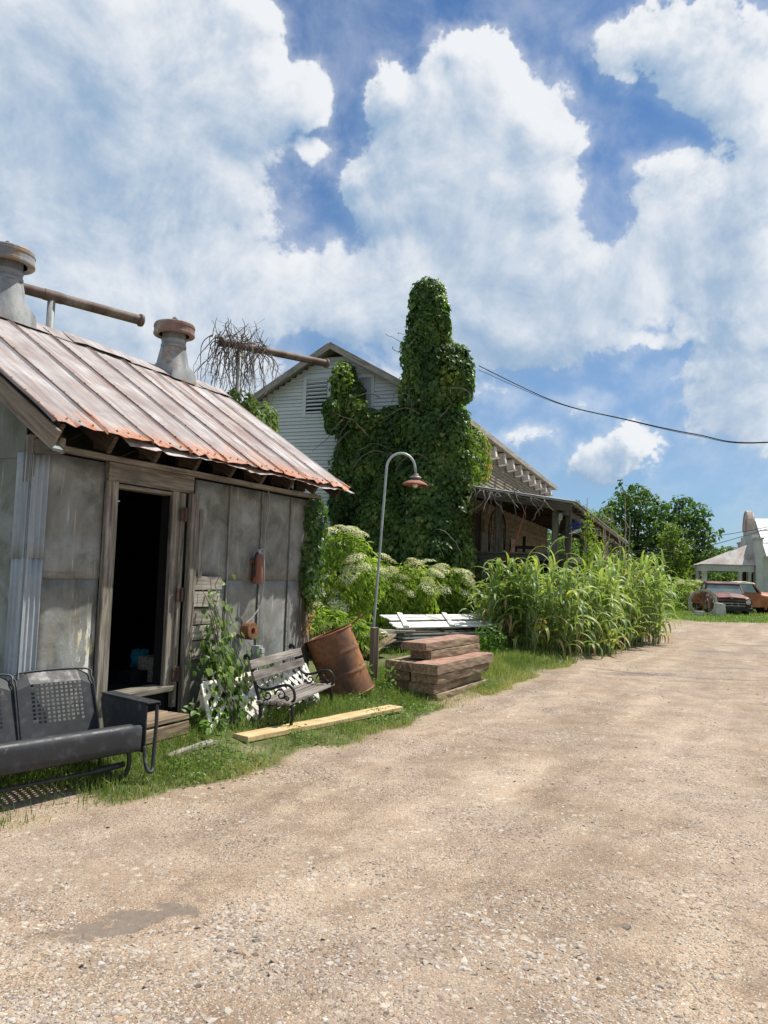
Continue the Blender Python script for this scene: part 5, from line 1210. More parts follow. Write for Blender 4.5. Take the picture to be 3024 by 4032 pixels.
# ------------------------------------------------------------------ white-flowered elder shrubs
MT['elder'] = leafmat('elder_leaf', (.115, .18, .028), (.245, .33, .055), (.39, .45, .115), .44, .42)
MT['umbel'] = leafmat('cream_flower', (.58, .57, .26), (.72, .70, .42), (.80, .79, .62), .25, .7, glow=.9)
MT['oldumbel'] = leafmat('fading_flower', (.36, .36, .14), (.50, .47, .22), (.60, .56, .32), .25, .7, glow=.9)
def umbel_mesh(seed):
    r_ = np.random.default_rng(seed); n = 230; a = r_.uniform(0, 6.28, n); rr = np.sqrt(r_.uniform(0, 1, n)); z = .42*np.sqrt(np.clip(1-rr*rr, 0, 1)) + r_.normal(0, .05, n)
    P = np.stack([rr*np.cos(a)*(1+.12*np.sin(a*5)), rr*np.sin(a), z], 1); N = np.stack([P[:, 0], P[:, 1], z*1.2+.5], 1) + r_.normal(0, .25, (n, 3))
    return leaf_mesh('flower_head', P, N, r_.normal(0, 1, (n, 3)), r_.uniform(.12, .2, n), 'oval', r_.uniform(0, 1, n), r_)
UM = [umbel_mesh(70+k) for k in range(4)]
for k, me in enumerate(UM): me.materials.append(MT['oldumbel'] if k == 3 else MT['umbel'])
def elder(x, y, E, label, heads, seed, per=320, lsz=(.11, .21)):
    r_ = np.random.default_rng(seed); z0 = gzf(x, y); rt = root('elder_shrub', T(x, y, z0), label, 'shrub', 'white flowered shrubs behind the lumber')
    P, N, tip, K = blob_leaves(E, per, r_, (.55, 1.08), .55, .8); P = P[P[:, 2] > 0] if False else P
    keep = P[:, 2] > .02; P, N, tip = P[keep], N[keep], tip[keep]
    obj('foliage', leaf_mesh('foliage', P, N + np.array([0, -.2, .35]), tip, r_.uniform(*lsz, len(P)), 'lance', np.clip(.45 + (fbm(P[:, 0]+P[:, 1], P[:, 2], 3, seed, 3)-.5)*1.0 + r_.normal(0, .2, len(P)), 0, 1), r_), MT['elder'], rt, kind='stuff')
    for k in range(7):
        e = E[k % len(E)]; q = [(r_.normal(0, .1), r_.normal(0, .1), 0), (e[0]*.5, e[1]*.5, e[2]*.6), (e[0]+r_.normal(0, .15), e[1], e[2]+e[5]*.6)]
        obj('stem', B().tube(bez(q, 4), .014, 5, False).mesh('stem', True), MT['stem'], rt)
    for k in range(heads):
        e = E[int(r_.integers(0, len(E)))]; d = rdir(1, r_)[0]; d[2] = abs(d[2])*.8 + .1; d[1] = -abs(d[1])*.9; d = unit(d); p = np.array(e[:3]) + d*np.array(e[3:6])*1.17
        s = r_.uniform(.11, .24); q = Vector(unit(d + np.array([0, 0, 1.1]))).to_track_quat('Z', 'Y').to_matrix().to_4x4()
        obj('flower_head', UM[int(r_.integers(0, 4))], None, rt, T(*p) @ q @ Matrix.Diagonal((s, s, s*.8, 1)), kind='stuff')
    return rt
elder(-.85, 14.5, [(0, 0, 1.15, .75, .6, .75), (.1, .1, 1.85, .5, .45, .42), (-.35, -.1, .75, .6, .5, .6), (.45, -.1, 1.3, .45, .4, .5)], 'tallest cream-flowered shrub right beside the shed corner', 30, 3)
elder(.0, 16.4, [(0, 0, .95, .85, .6, .7), (-.4, .1, 1.3, .65, .5, .55), (.6, 0, 1.1, .6, .5, .6)], 'cream-flowered shrub in the middle, behind the lamp pole', 27, 4)
elder(1.15, 17.5, [(0, 0, .95, .8, .55, .7), (.35, -.1, 1.15, .5, .45, .5), (-.5, 0, .75, .65, .5, .6)], 'cream-flowered shrub at the right, next to the porch', 26, 5)
elder(-1.05, 13.3, [(0, 0, .45, .7, .4, .45), (.55, .1, .32, .5, .4, .34)], 'low leafy shrub behind the drum and the lumber', 4, 6)

# ------------------------------------------------------------------ giant reeds by the porch
def reed_mat():
    m, h = mat('striped_reed'); uv = co(h, 'UV'); u, v_, _ = h.sep(uv); a = h.attr('lv')
    s = h.noise(h.comb(h.math('MULTIPLY', u, 6), h.math('MULTIPLY', a, 50), 0), 1, 2, .5)
    g = h.ramp(a, [(0, (.085, .17, .04)), (.5, (.155, .26, .06)), (1, (.24, .335, .075))])
    pale = h.ramp(a, [(0, (.34, .42, .20)), (.7, (.44, .50, .24)), (1, (.54, .52, .13))])
    c = h.mix(h.smooth(s, .475, .575), g, pale)
    dry = h.smooth(h.math('ADD', v_, h.math('MULTIPLY', h.noise(h.comb(a, 0, 0), 31, 1), .5)), 1.25, 1.45)
    c = h.mix(dry, c, (.40, .30, .15)); tcol = h.mix(1, c, (1.5, 1.6, .7, 1), 'MULTIPLY')
    return finish(m, h, c, .45, None, 0, .35, trans=(tcol, .38))
MT['reed'] = reed_mat(); MT['reedstalk'] = plain('reed_stalk', (.20, .24, .09), .6, 0, .3, 8)
MT['drycane'] = plain('dry_cane', (.40, .34, .24), .8, 0, .3, 6)
def reed_leaf(L, wd, rise, droop, seed, lv):
    """strap leaf: leaves the stalk along +X, rises, then arches over"""
    r_ = np.random.default_rng(seed); n = 8; V = []; UV = []; ang = rise; x = z = 0.; y = 0; tw = r_.normal(0, .25)
    for i in range(n+1):
        f = i/n; w_ = wd*.5*(min(1, .45+f*3)*(1-f)**.6 if f < 1 else 0) + .0006
        for s, uu in ((-1, 0), (0, .5), (1, 1)):
            yo = s*w_*math.cos(tw*f*2); V.append((x, y+yo, z + abs(s)*w_*.35 + s*w_*math.sin(tw*f*2))); UV.append((uu, f))
        ds = L/n; x += math.cos(ang)*ds; z += math.sin(ang)*ds; ang -= droop/n*(1+1.2*f); y += r_.normal(0, .004)
    i = (np.arange(n)[:, None]*3+np.arange(2)[None]).ravel()
    return np.array(V), np.stack([i, i+1, i+4, i+3], 1), np.array(UV), lv
RLV = []
rr = np.random.default_rng(77)
for k in range(14): RLV.append(reed_leaf(rr.uniform(.70, 1.05), rr.uniform(.09, .125), rr.uniform(.95, 1.4), rr.uniform(1.3, 3.0), 200+k, rr.uniform(0, 1)))
RLM = []
for V, F, UV, lv_ in RLV:
    me = npmesh('leaf', V, F, True, {'lv': np.full(len(V), lv_)}, UV); me.materials.append(MT['reed']); RLM.append(me)
rd = root('reed_clump', T(4.6, 17.2, 0), 'dense clump of tall striped giant reeds in front of the porch', 'reeds')
O_ = Vector((4.6, 17.2, 0))
SM_ = []
for k in range(4):
    pts = [(.03*math.sin(i*.5+k)*i/9, .03*math.cos(i*.7+k)*i/9, i/9) for i in range(10)]
    me = B().tube(pts, [.013-.008*i/9 for i in range(10)], 6, False).mesh('stalk', True); me.materials.append(MT['reedstalk']); SM_.append(me)
FRONT = [(2.6, 16.6), (2.9, 15.7), (3.35, 15.0), (4.05, 15.3), (4.8, 16.3), (5.55, 17.4), (6.3, 18.3), (6.95, 19.2), (7.4, 20.6)]
def along(t_):
    t_ *= len(FRONT)-1; i = min(int(t_), len(FRONT)-2); f = t_-i; a, b = FRONT[i], FRONT[i+1]; return a[0]+(b[0]-a[0])*f, a[1]+(b[1]-a[1])*f
stalks = []
for k in range(170):
    t_ = rr.uniform(0, 1); x, y = along(t_); dep = rr.uniform(0, 1)**1.2*(1.3 if t_ > .2 else .8); x += -dep*.75 + rr.normal(0, .08); y += dep*.75 + rr.normal(0, .08)
    H_ = (1.30 + .42*rr.uniform() + .14*math.sin(t_*9))*(1 if t_ > .35 else (.86 if t_ > .14 else .66)) * (1.0 + .06*t_)
    if rr.uniform() < .06: H_ *= 1.16
    stalks.append((dep, x, y, H_))
stalks.sort(); BV = []; BF = []; BU = []; BL_ = []; nv = 0; nleaf = 0
for si, (dep, x, y, H_) in enumerate(stalks):
    z0 = gzf(x, y); tl = rr.normal(0, .07, 2) + np.array([.05, -.06])*(1-dep); yaw0 = rr.uniform(0, 6.28)
    Sx = Matrix(((1, 0, tl[0]*H_, 0), (0, 1, tl[1]*H_, 0), (0, 0, H_, 0), (0, 0, 0, 1)))
    so_ = obj('stalk', SM_[si % 4], None, rd, T(x-O_.x, y-O_.y, z0) @ Sx)
    nl = int(rr.integers(8, 12))
    for j in range(nl):
        f = .10 + .90*j/(nl-1); z = z0 + H_*f; px_, py_ = x-O_.x + tl[0]*H_*f, y-O_.y + tl[1]*H_*f
        a = yaw0 + j*math.pi + rr.normal(0, .55); s = rr.uniform(.72, 1.08)*(1. if f < .85 else .8)
        M = T(px_, py_, z) @ RZ(a) @ (RY(-.55*max(0, f-.8)/.2) if f > .8 else RY(.25*(1-f))) @ Matrix.Scale(s, 4); q = int(rr.integers(0, 14))
        if nleaf < 296 and dep < .35 and f > .15:
            obj('leaf', RLM[q], None, so_, M); nleaf += 1
        else:
            V, F, UV, lv_ = RLV[q]; Mn = np.array(M); BV.append(V @ Mn[:3, :3].T + Mn[:3, 3]); BF.append(F+nv); BU.append(UV + np.array([0, .62 if (f < .34 and rr.uniform() < .65) or rr.uniform() < .05 else 0.])); BL_.append(np.full(len(V), rr.uniform(0, .95) if f < .8 else rr.uniform(.4, 1))); nv += len(V)  # upper leaves drawn paler, sunlight on the tops put into the colour
obj('foliage', npmesh('foliage', np.concatenate(BV), np.concatenate(BF), True, {'lv': np.concatenate(BL_)}, np.concatenate(BU)), MT['reed'], rd, kind='stuff')
# tall dry canes and a leafy climber at the porch edge
side = ['leftmost', 'second', 'third', 'fourth', 'fifth', 'sixth', 'seventh', 'eighth', 'ninth', 'tenth', 'eleventh', 'last']
for k, ux in enumerate(sorted(rr.uniform(0, 1, 12))):
    x, y = 4.95 + 1.25*ux, 18.75 + 1.3*rr.uniform(); q = wander((x, y, gzf(x, y)), (rr.normal(0, .06), rr.normal(0, .06), 1), 10, rr.uniform(.26, .36), rr, .06, .05)
    o_ = Vector(q[0]); b = B().tube([Vector(v)-o_ for v in q], [.018*(1-.06*i) for i in range(11)], 6, False)
    for _ in range(3):
        j = int(rr.integers(4, 10)); s = wander(np.array(q[j])-np.array(o_), (rr.normal(0, 1), rr.normal(0, 1), .6), 4, .09, rr, .3); b.tube(s, .006, 4, False)
    thing('dry_cane', b.mesh('dry_cane', True), MT['drycane'], T(*o_), f'{side[k]} from the left of the tall dry canes above the reeds by the porch', 'cane', 'dry canes by the porch')
pc = root('porch_climber', T(5.0, 18.7, 0), 'narrow green climber growing up the porch corner post', 'vine')
P, N, tip, K = blob_leaves([(0, 0, 2.9, .16, .16, .4), (.05, 0, 2.2, .22, .2, .6), (.1, 0, 1.5, .3, .25, .6), (.25, .1, 2.3, .2, .2, .5), (-.15, 0, 1.2, .3, .3, .5)], 260, rr, (.3, 1.2), .6, .9)
obj('foliage', leaf_mesh('foliage', P, N, tip, rr.uniform(.06, .11, len(P)), 'lance', np.clip(rr.normal(.45, .2, len(P)), 0, .95), rr), MT['elder'], pc, kind='stuff')
obj('stem', B().tube([(0, 0, 0), (.02, 0, 1.6), (0, 0, 3.2)], .012, 6).mesh('stem'), MT['stem'], pc)
# sapling by the lumber pile
sp = root('sapling', T(2.05, 14.6, gzf(2.05, 14.6)), 'small leafy sapling in front of the lumber pile', 'plant')
P, N, tip, K = blob_leaves([(0, 0, .38, .24, .2, .22), (.15, 0, .25, .2, .2, .2), (-.1, 0, .15, .25, .2, .15)], 170, rr, (.5, 1.1), .4, .9)
obj('foliage', leaf_mesh('foliage', P, N, tip, rr.uniform(.06, .11, len(P)), 'oval', np.clip(rr.normal(.3, .2, len(P)), 0, .95), rr), MT['weed'], sp, kind='stuff')
obj('stem', B().tube([(0, 0, 0), (.02, 0, .5)], .008, 5).mesh('stem'), MT['stem'], sp)
# tall seedy weeds before the drum
for k, (x, y) in enumerate(((-.42, 9.1), (-.3, 9.2), (-.15, 9.35), (.12, 9.3))):
    b = B(); z0 = gzf(x, y); q = wander((0, 0, 0), (.05, 0, 1), 6, .07, rr, .1); b.tube(q, .004, 4, False)
    sw_ = root('seedy_weed', T(x, y, z0), ('seedy weed under the far end of the bench', 'tall seedy weed right of the bench end', 'seedy weed before the rusty drum', 'short weed between the drum and the timbers')[k], 'weed', 'weeds before the drum')
    obj('stem', b.mesh('stem'), MT['stem'], sw_); n = 70; t_ = rr.uniform(.2, 1, n); P = np.array([q[min(int(f*6), 5)] for f in t_]) + rr.normal(0, .035, (n, 3))
    obj('foliage', leaf_mesh('foliage', P, rr.normal(0, 1, (n, 3)), rr.normal(0, 1, (n, 3)), rr.uniform(.02, .05, n), 'oval', rr.uniform(.2, 1, n), rr), MT['weed'], sw_, kind='stuff')

# ------------------------------------------------------------------ trees beyond
MT['tree'] = leafmat('tree_leaf', (.038, .082, .02), (.08, .15, .034), (.16, .235, .05), .38, .5)
MT['treelight'] = leafmat('yellow_green_leaf', (.055, .105, .016), (.12, .185, .03), (.23, .275, .045), .38, .5)  # lighter, yellower leaf colour for some of the trees
MT['bark'] = plain('bark', (.085, .07, .055), .9, 0, .35, 6)
def tree(x, y, E, trunk_h, label, seed, per=11, sz=(.22, .42), mt='tree', tr_r=.22, group='trees beyond the road'):
    r_ = np.random.default_rng(seed); rt = root('tree', T(x, y, gzf(x, y)), label, 'tree', group)
    # each big lobe is broken into smaller leaf clumps with gaps between them
    S = []
    for e in E:
        vol = (e[3]*e[4]*e[5])**(1/3); m_ = int(16 + 15*vol)
        for _ in range(m_):
            d = rdir(1, r_)[0]; s = r_.uniform(.35, 1.22); k = r_.uniform(.18, .40)*min(vol, 1.9)
            S.append((e[0]+d[0]*e[3]*s, e[1]+d[1]*e[4]*s, e[2]+d[2]*e[5]*s, k*1.15, k*1.15, k*.72))
    P, N, tip, K = blob_leaves(S, per, r_, (.55, 1.08), .5, .75)
    kk = r_.uniform(-.22, .22, len(S))
    lv = np.clip(.42 + kk[K] + r_.normal(0, .15, len(P)), 0, 1)
    obj('crown', leaf_mesh('crown', P, N + np.array([0, 0, .3]), tip, r_.uniform(*sz, len(P)), 'oval', lv, r_), MT[mt], rt, kind='stuff')
    top = max(e[2] for e in E)
    obj('trunk', B().tube(bez([(0, 0, 0), (.1, 0, trunk_h*.5), (r_.normal(0, .2), 0, trunk_h), (r_.normal(0, .3), 0, top)], 4), [tr_r*(1-.065*i) for i in range(13)], 8).mesh('trunk', True), MT['bark'], rt)
    for e in E:
        q = [(0, 0, trunk_h*r_.uniform(.6, 1)), (e[0]*.5, e[1]*.5, trunk_h + (e[2]-trunk_h)*.5), (e[0], e[1], e[2]), (e[0]*1.15+r_.normal(0, .3), e[1], e[2]+e[5]*.7)]
        obj('limb', B().tube(bez(q, 4), [tr_r*.45*(1-.065*i) for i in range(13)], 6, False).mesh('limb', True), MT['bark'], rt)
    return rt
tree(19.8, 60, [(-2.4, 0, 4.2, 1.5, 1.3, 1.4), (-2.2, 0, 2.2, 1.7, 1.4, 1.5), (1.8, 0, 2.6, 1.6, 1.4, 1.6), (1.6, 0, 7.0, 1.0, .9, .9), (0, 0, 7.2, 1.9, 1.6, 1.5), (-1.4, 0, 5.8, 1.4, 1.3, 1.3), (1.0, 0, 5.4, 1.8, 1.5, 1.4), (0, 0, 3.6, 2.3, 1.8, 1.6), (.6, .3, 8.4, 1.0, 1.0, .8), (-.9, 0, 8.6, .6, .6, .7)], 2.6, 'tall spreading green tree just right of the porch roof', 1)
tree(23.6, 61, [(1.4, 0, 6.9, 1.0, .9, .9), (-1.6, 0, 3.0, 1.4, 1.2, 1.5), (1.8, 0, 2.6, 1.4, 1.2, 1.4), (2.4, 0, 5.6, .8, .8, .7), (0, 0, 7.0, 1.5, 1.4, 1.2), (1.1, 0, 5.5, 1.6, 1.3, 1.3), (-.6, 0, 4.8, 1.6, 1.4, 1.4), (.2, 0, 3.0, 2.1, 1.7, 1.5), (2.1, 0, 4.4, 1.0, .9, .9), (.4, 0, 7.9, .8, .8, .5)], 2.4, 'round-topped dark green tree, second right of the porch roof', 2)
tree(20.9, 55, [(0, 0, 3.9, 1.3, 1.1, 1.4), (.6, 0, 2.4, 1.5, 1.2, 1.2), (-1.2, 0, 2.7, 1.4, 1.2, 1.3), (0, 0, 5.2, .8, .8, .6)], 1.4, 'yellow-green lower tree standing in front of the tall trees', 3, 13, (.18, .34), 'treelight', .15)
tree(16.4, 56, [(0, 0, 4.6, 1.3, 1.2, 1.3), (.5, 0, 3.0, 1.5, 1.2, 1.3), (-.5, 0, 6.2, .9, .9, .8)], 1.6, 'bright green tree partly hidden behind the porch roof edge', 4, 13, (.18, .34), 'treelight', .15)
tree(27.2, 64, [(0, 0, 3.4, 1.7, 1.5, 1.3), (1.6, 0, 2.4, 1.5, 1.3, 1.2), (-1.2, 0, 2.2, 1.5, 1.3, 1.2), (.4, 0, 4.4, .9, .8, .6)], 1.2, 'low dark tree right of the tall trees, left of the columned canopy', 5)
tree(31.5, 68, [(0, 0, 3.4, 2.2, 1.6, 1.2), (2.5, 0, 3.6, 1.9, 1.6, 1.1), (-1.5, 0, 2.0, 1.8, 1.5, 1.2)], 1.2, 'low bushy tree behind the columned canopy', 6)
tree(12.2, 50, [(0, 0, 2.7, 1.8, 1.4, 1.5), (-2, 0, 2.1, 1.6, 1.3, 1.4), (1.8, 0, 2.4, 1.6, 1.3, 1.4), (-.5, 0, 4.1, 1.0, 1.0, .8)], 1.2, 'bright green bushy tree seen through the open porch', 7, 12, (.18, .34), 'treelight', .15)
tree(15.9, 64, [(0, 0, 5.6, 1.7, 1.5, 1.5), (.2, 0, 3.4, 1.9, 1.6, 1.5), (.4, 0, 7.2, .9, .9, .8)], 2.0, 'pale green tree behind the end of the porch roof', 8)
r_ = np.random.default_rng(99); E = []
for a in np.arange(-2.6, 2.6, .035):
    d = 150 + 25*math.sin(a*7) + r_.uniform(-8, 8); hh = r_.uniform(3.5, 7.0)
    E.append((d*math.sin(a), d*math.cos(a), hh*.45, 4.2, 3.5, hh*.55))
P, N, tip, K = blob_leaves(E, 1.3, r_, (.7, 1.1), .5, .8)
tag(obj('distant_wood', leaf_mesh('distant_wood', P, N, tip, r_.uniform(.9, 1.7, len(P)), 'oval', np.clip(.35 + r_.normal(0, .2, len(P)), 0, .9), r_), MT['tree']), 'low dark line of woods on the horizon', 'woods', kind='stuff')
# hedge at the back of the lawn
for k, (x, y, w_, h_) in enumerate(((19.5, 52, 1.4, .8), (22.0, 53, 1.3, .9), (24.4, 53.5, 1.2, .8))):
    rt = root('hedge_bush', T(x, y, 0), ('leftmost', 'middle', 'rightmost')[k] + ' low hedge bush under the far trees', 'bush', 'hedge bushes')
    P, N, tip, K = blob_leaves([(0, 0, h_*.5, w_, .9, h_*.6), (w_*.5, 0, h_*.4, w_*.6, .8, h_*.5)], 26, r_, (.6, 1.1), .4, .8)
    obj('foliage', leaf_mesh('foliage', P, N, tip, r_.uniform(.15, .28, len(P)), 'oval', np.clip(.4 + r_.normal(0, .2, len(P)), 0, .95), r_), MT['tree'], rt, kind='stuff')
    obj('stem', B().tube([(0, 0, 0), (.05, 0, h_*.7)], .04, 6).mesh('stem'), MT['bark'], rt)

# ------------------------------------------------------------------ the old filling station
PHI = rad(16.5); ST = frame(23.6, 48, 0, math.cos(PHI), -math.sin(PHI))      # x along the long wall to the right, y away
stn = root('filling_station', ST, 'pale old filling station with arched parapet and white metal roof', 'building')
MT['stucco'] = plain('pale_stucco', (.47, .475, .44), .9, 0, .22, .9, .2)
MT['whiteroof'] = rust('white_roof', (.70, .70, .69), (.52, .50, .48), (.78, .78, .77), rough=.5, scale=.9)
MT['dirtyroof'] = rust('dirty_white_roof', (.46, .42, .385), (.28, .215, .17), (.56, .54, .52), rough=.6, scale=1.2)
YZ = Matrix(((0,0,1,0),(1,0,0,0),(0,1,0,0),(0,0,0,1)))
SWD, SLN = 7.0, 16.0
obj('wall', B().prism([(0, 0), (SWD, 0), (SWD, 3.35), (SWD/2, 5.7), (0, 3.35)], .3, SLN, YZ).mesh('wall'), MT['stucco'], stn)
rs = B().prism([(-.35, 3.25), (SWD/2, 5.88), (SWD/2, 5.96), (-.35, 3.33)], .45, SLN+.3, YZ).prism([(SWD+.35, 3.25), (SWD/2, 5.88), (SWD/2, 5.96), (SWD+.35, 3.33)], .45, SLN+.3, YZ)
ro = obj('roof', rs.mesh('roof'), MT['whiteroof'], stn)
for k in range(2): 
    f = .33+.34*k; obj('roof_seam', B().beam((.5, -.35+(SWD/2+.35)*f, 3.33+2.63*f+.01), (SLN, -.35+(SWD/2+.35)*f, 3.33+2.63*f+.01), .05, .03).mesh('seam'), MT['tin'], ro)
arch = [(SWD/2 + 1.15*math.cos(a), 5.1 + 1.25*math.sin(a)) for a in np.linspace(0, math.pi, 13)]
para = [(-.1, 0), (SWD+.1, 0), (SWD+.1, 4.4), (SWD/2+2.2, 4.4), (SWD/2+2.2, 4.75), (SWD/2+1.15, 4.75)] + arch + [(SWD/2-1.15, 4.75), (SWD/2-2.2, 4.75), (SWD/2-2.2, 4.4), (-.1, 4.4)]
pa = obj('parapet', B().prism(para, -.1, .3, YZ).mesh('parapet'), MT['stucco'], stn)
cap = [(SWD/2 + 1.15*math.cos(a), 5.1 + 1.25*math.sin(a)) for a in np.linspace(0, math.pi, 17)]
obj('parapet_cap', B().tube([(.1, y_, z_) for y_, z_ in cap], .0, 4).prism([(y_, z_) for y_, z_ in cap] + [(SWD/2 + 1.27*math.cos(a), 5.1 + 1.38*math.sin(a)) for a in np.linspace(math.pi, 0, 17)], -.14, .2, YZ).mesh('cap'), plain('brick_cap', (.42, .34, .27), .85, 0, .3, 2), pa)
for y0, y1, z in ((-.18, SWD/2-2.2, 4.4), (SWD/2+2.2, SWD+.18, 4.4)): obj('coping', B().box((.1, (y0+y1)/2, z+.04), (.5, y1-y0, .1)).mesh('coping'), MT['stucco'], pa)
# faded red shield painted on the arch
sh = [(SWD/2 + .52*math.cos(a), 5.35 + .62*math.sin(a)) for a in np.linspace(0, math.pi, 9)] + [(SWD/2-.35, 4.95), (SWD/2-.12, 5.15), (SWD/2+.12, 4.9), (SWD/2+.35, 5.1)]
obj('painted_emblem', B().prism(sh, -.106, -.10, YZ).mesh('emblem'), plain('faded_red_paint', (.42, .20, .18), .9, 0, .3, 3), pa)
sg = obj('wall_sign', B().box((3.1, -.03, 1.55), (4.2, .05, .75)).mesh('wall_sign'), plain('sign_board', (.53, .53, .49), .8, 0, .1, 2), stn)
obj('sign_mark', B().lathe([(.0, 0), (.22, 0), (.22, .01), (0, .01)], 14, T(1.6, -.06, 1.68) @ RX(math.pi/2) @ Matrix.Diagonal((1, .45, 1, 1))).mesh('mark'), plain('blue_grey_paint', (.22, .25, .30), .8), sg)
for zz, x1 in ((1.75, 4.8), (1.52, 4.6)): obj('sign_line', B().box(((2.2+x1)/2, -.06, zz), (x1-2.2, .012, .09)).mesh('line'), plain('grey_paint', (.34, .35, .35), .8), sg)
# canopy with columns
CW, CY0, CY1, CZ = 3.3, .1, 5.6, 2.75
V = [(-CW, CY0, CZ), (.0, CY0, CZ), (.0, CY1, CZ), (-CW, CY1, CZ), (-CW+2.2, (CY0+CY1)/2-1.2, CZ+1.0), (-.1, (CY0+CY1)/2-1.2, CZ+1.45), (-.1, (CY0+CY1)/2+1.2, CZ+1.45), (-CW+2.2, (CY0+CY1)/2+1.2, CZ+1.0)]
obj('canopy_roof', B().add(V, [(0, 1, 5, 4), (2, 3, 7, 6), (3, 0, 4, 7), (4, 5, 6, 7), (3, 2, 1, 0), (1, 2, 6, 5)]).mesh('canopy_roof'), MT['dirtyroof'], stn)
obj('canopy_beam', B().box((-CW/2, CY0+.2, CZ-.22), (CW-.3, .2, .42)).box((-CW/2, CY1-.2, CZ-.22), (CW-.3, .2, .42)).box((-CW+.25, (CY0+CY1)/2, CZ-.22), (.2, CY1-CY0-.5, .42)).mesh('beam'), MT['stucco'], stn)
for k, (x, y) in enumerate(((-CW+.3, CY0+.25), (-CW+.3, CY0+.85), (-CW+.3, CY0+1.45), (-CW+.3, CY1-1.4), (-CW+.3, CY1-.8), (-CW+.3, CY1-.25), (-.4, CY0+.25), (-.95, CY0+.25))):
    obj('column', B().lathe([(.16, 0), (.16, .12), (.11, .16), (.10, CZ-.6), (.15, CZ-.5), (.15, CZ-.42)], 12, T(x, y, 0)).mesh('column', True), MT['stucco'], stn)
obj('canopy_slab', B().box((-CW/2, (CY0+CY1)/2, .06), (CW, CY1-CY0, .12)).mesh('slab'), MT['concrete'], stn)
for k in range(2): obj('window', B().box((-.13, 1.6+k*2.6, 1.7), (.05, 1.1, 1.5)).mesh('window'), MT['dark'], stn)

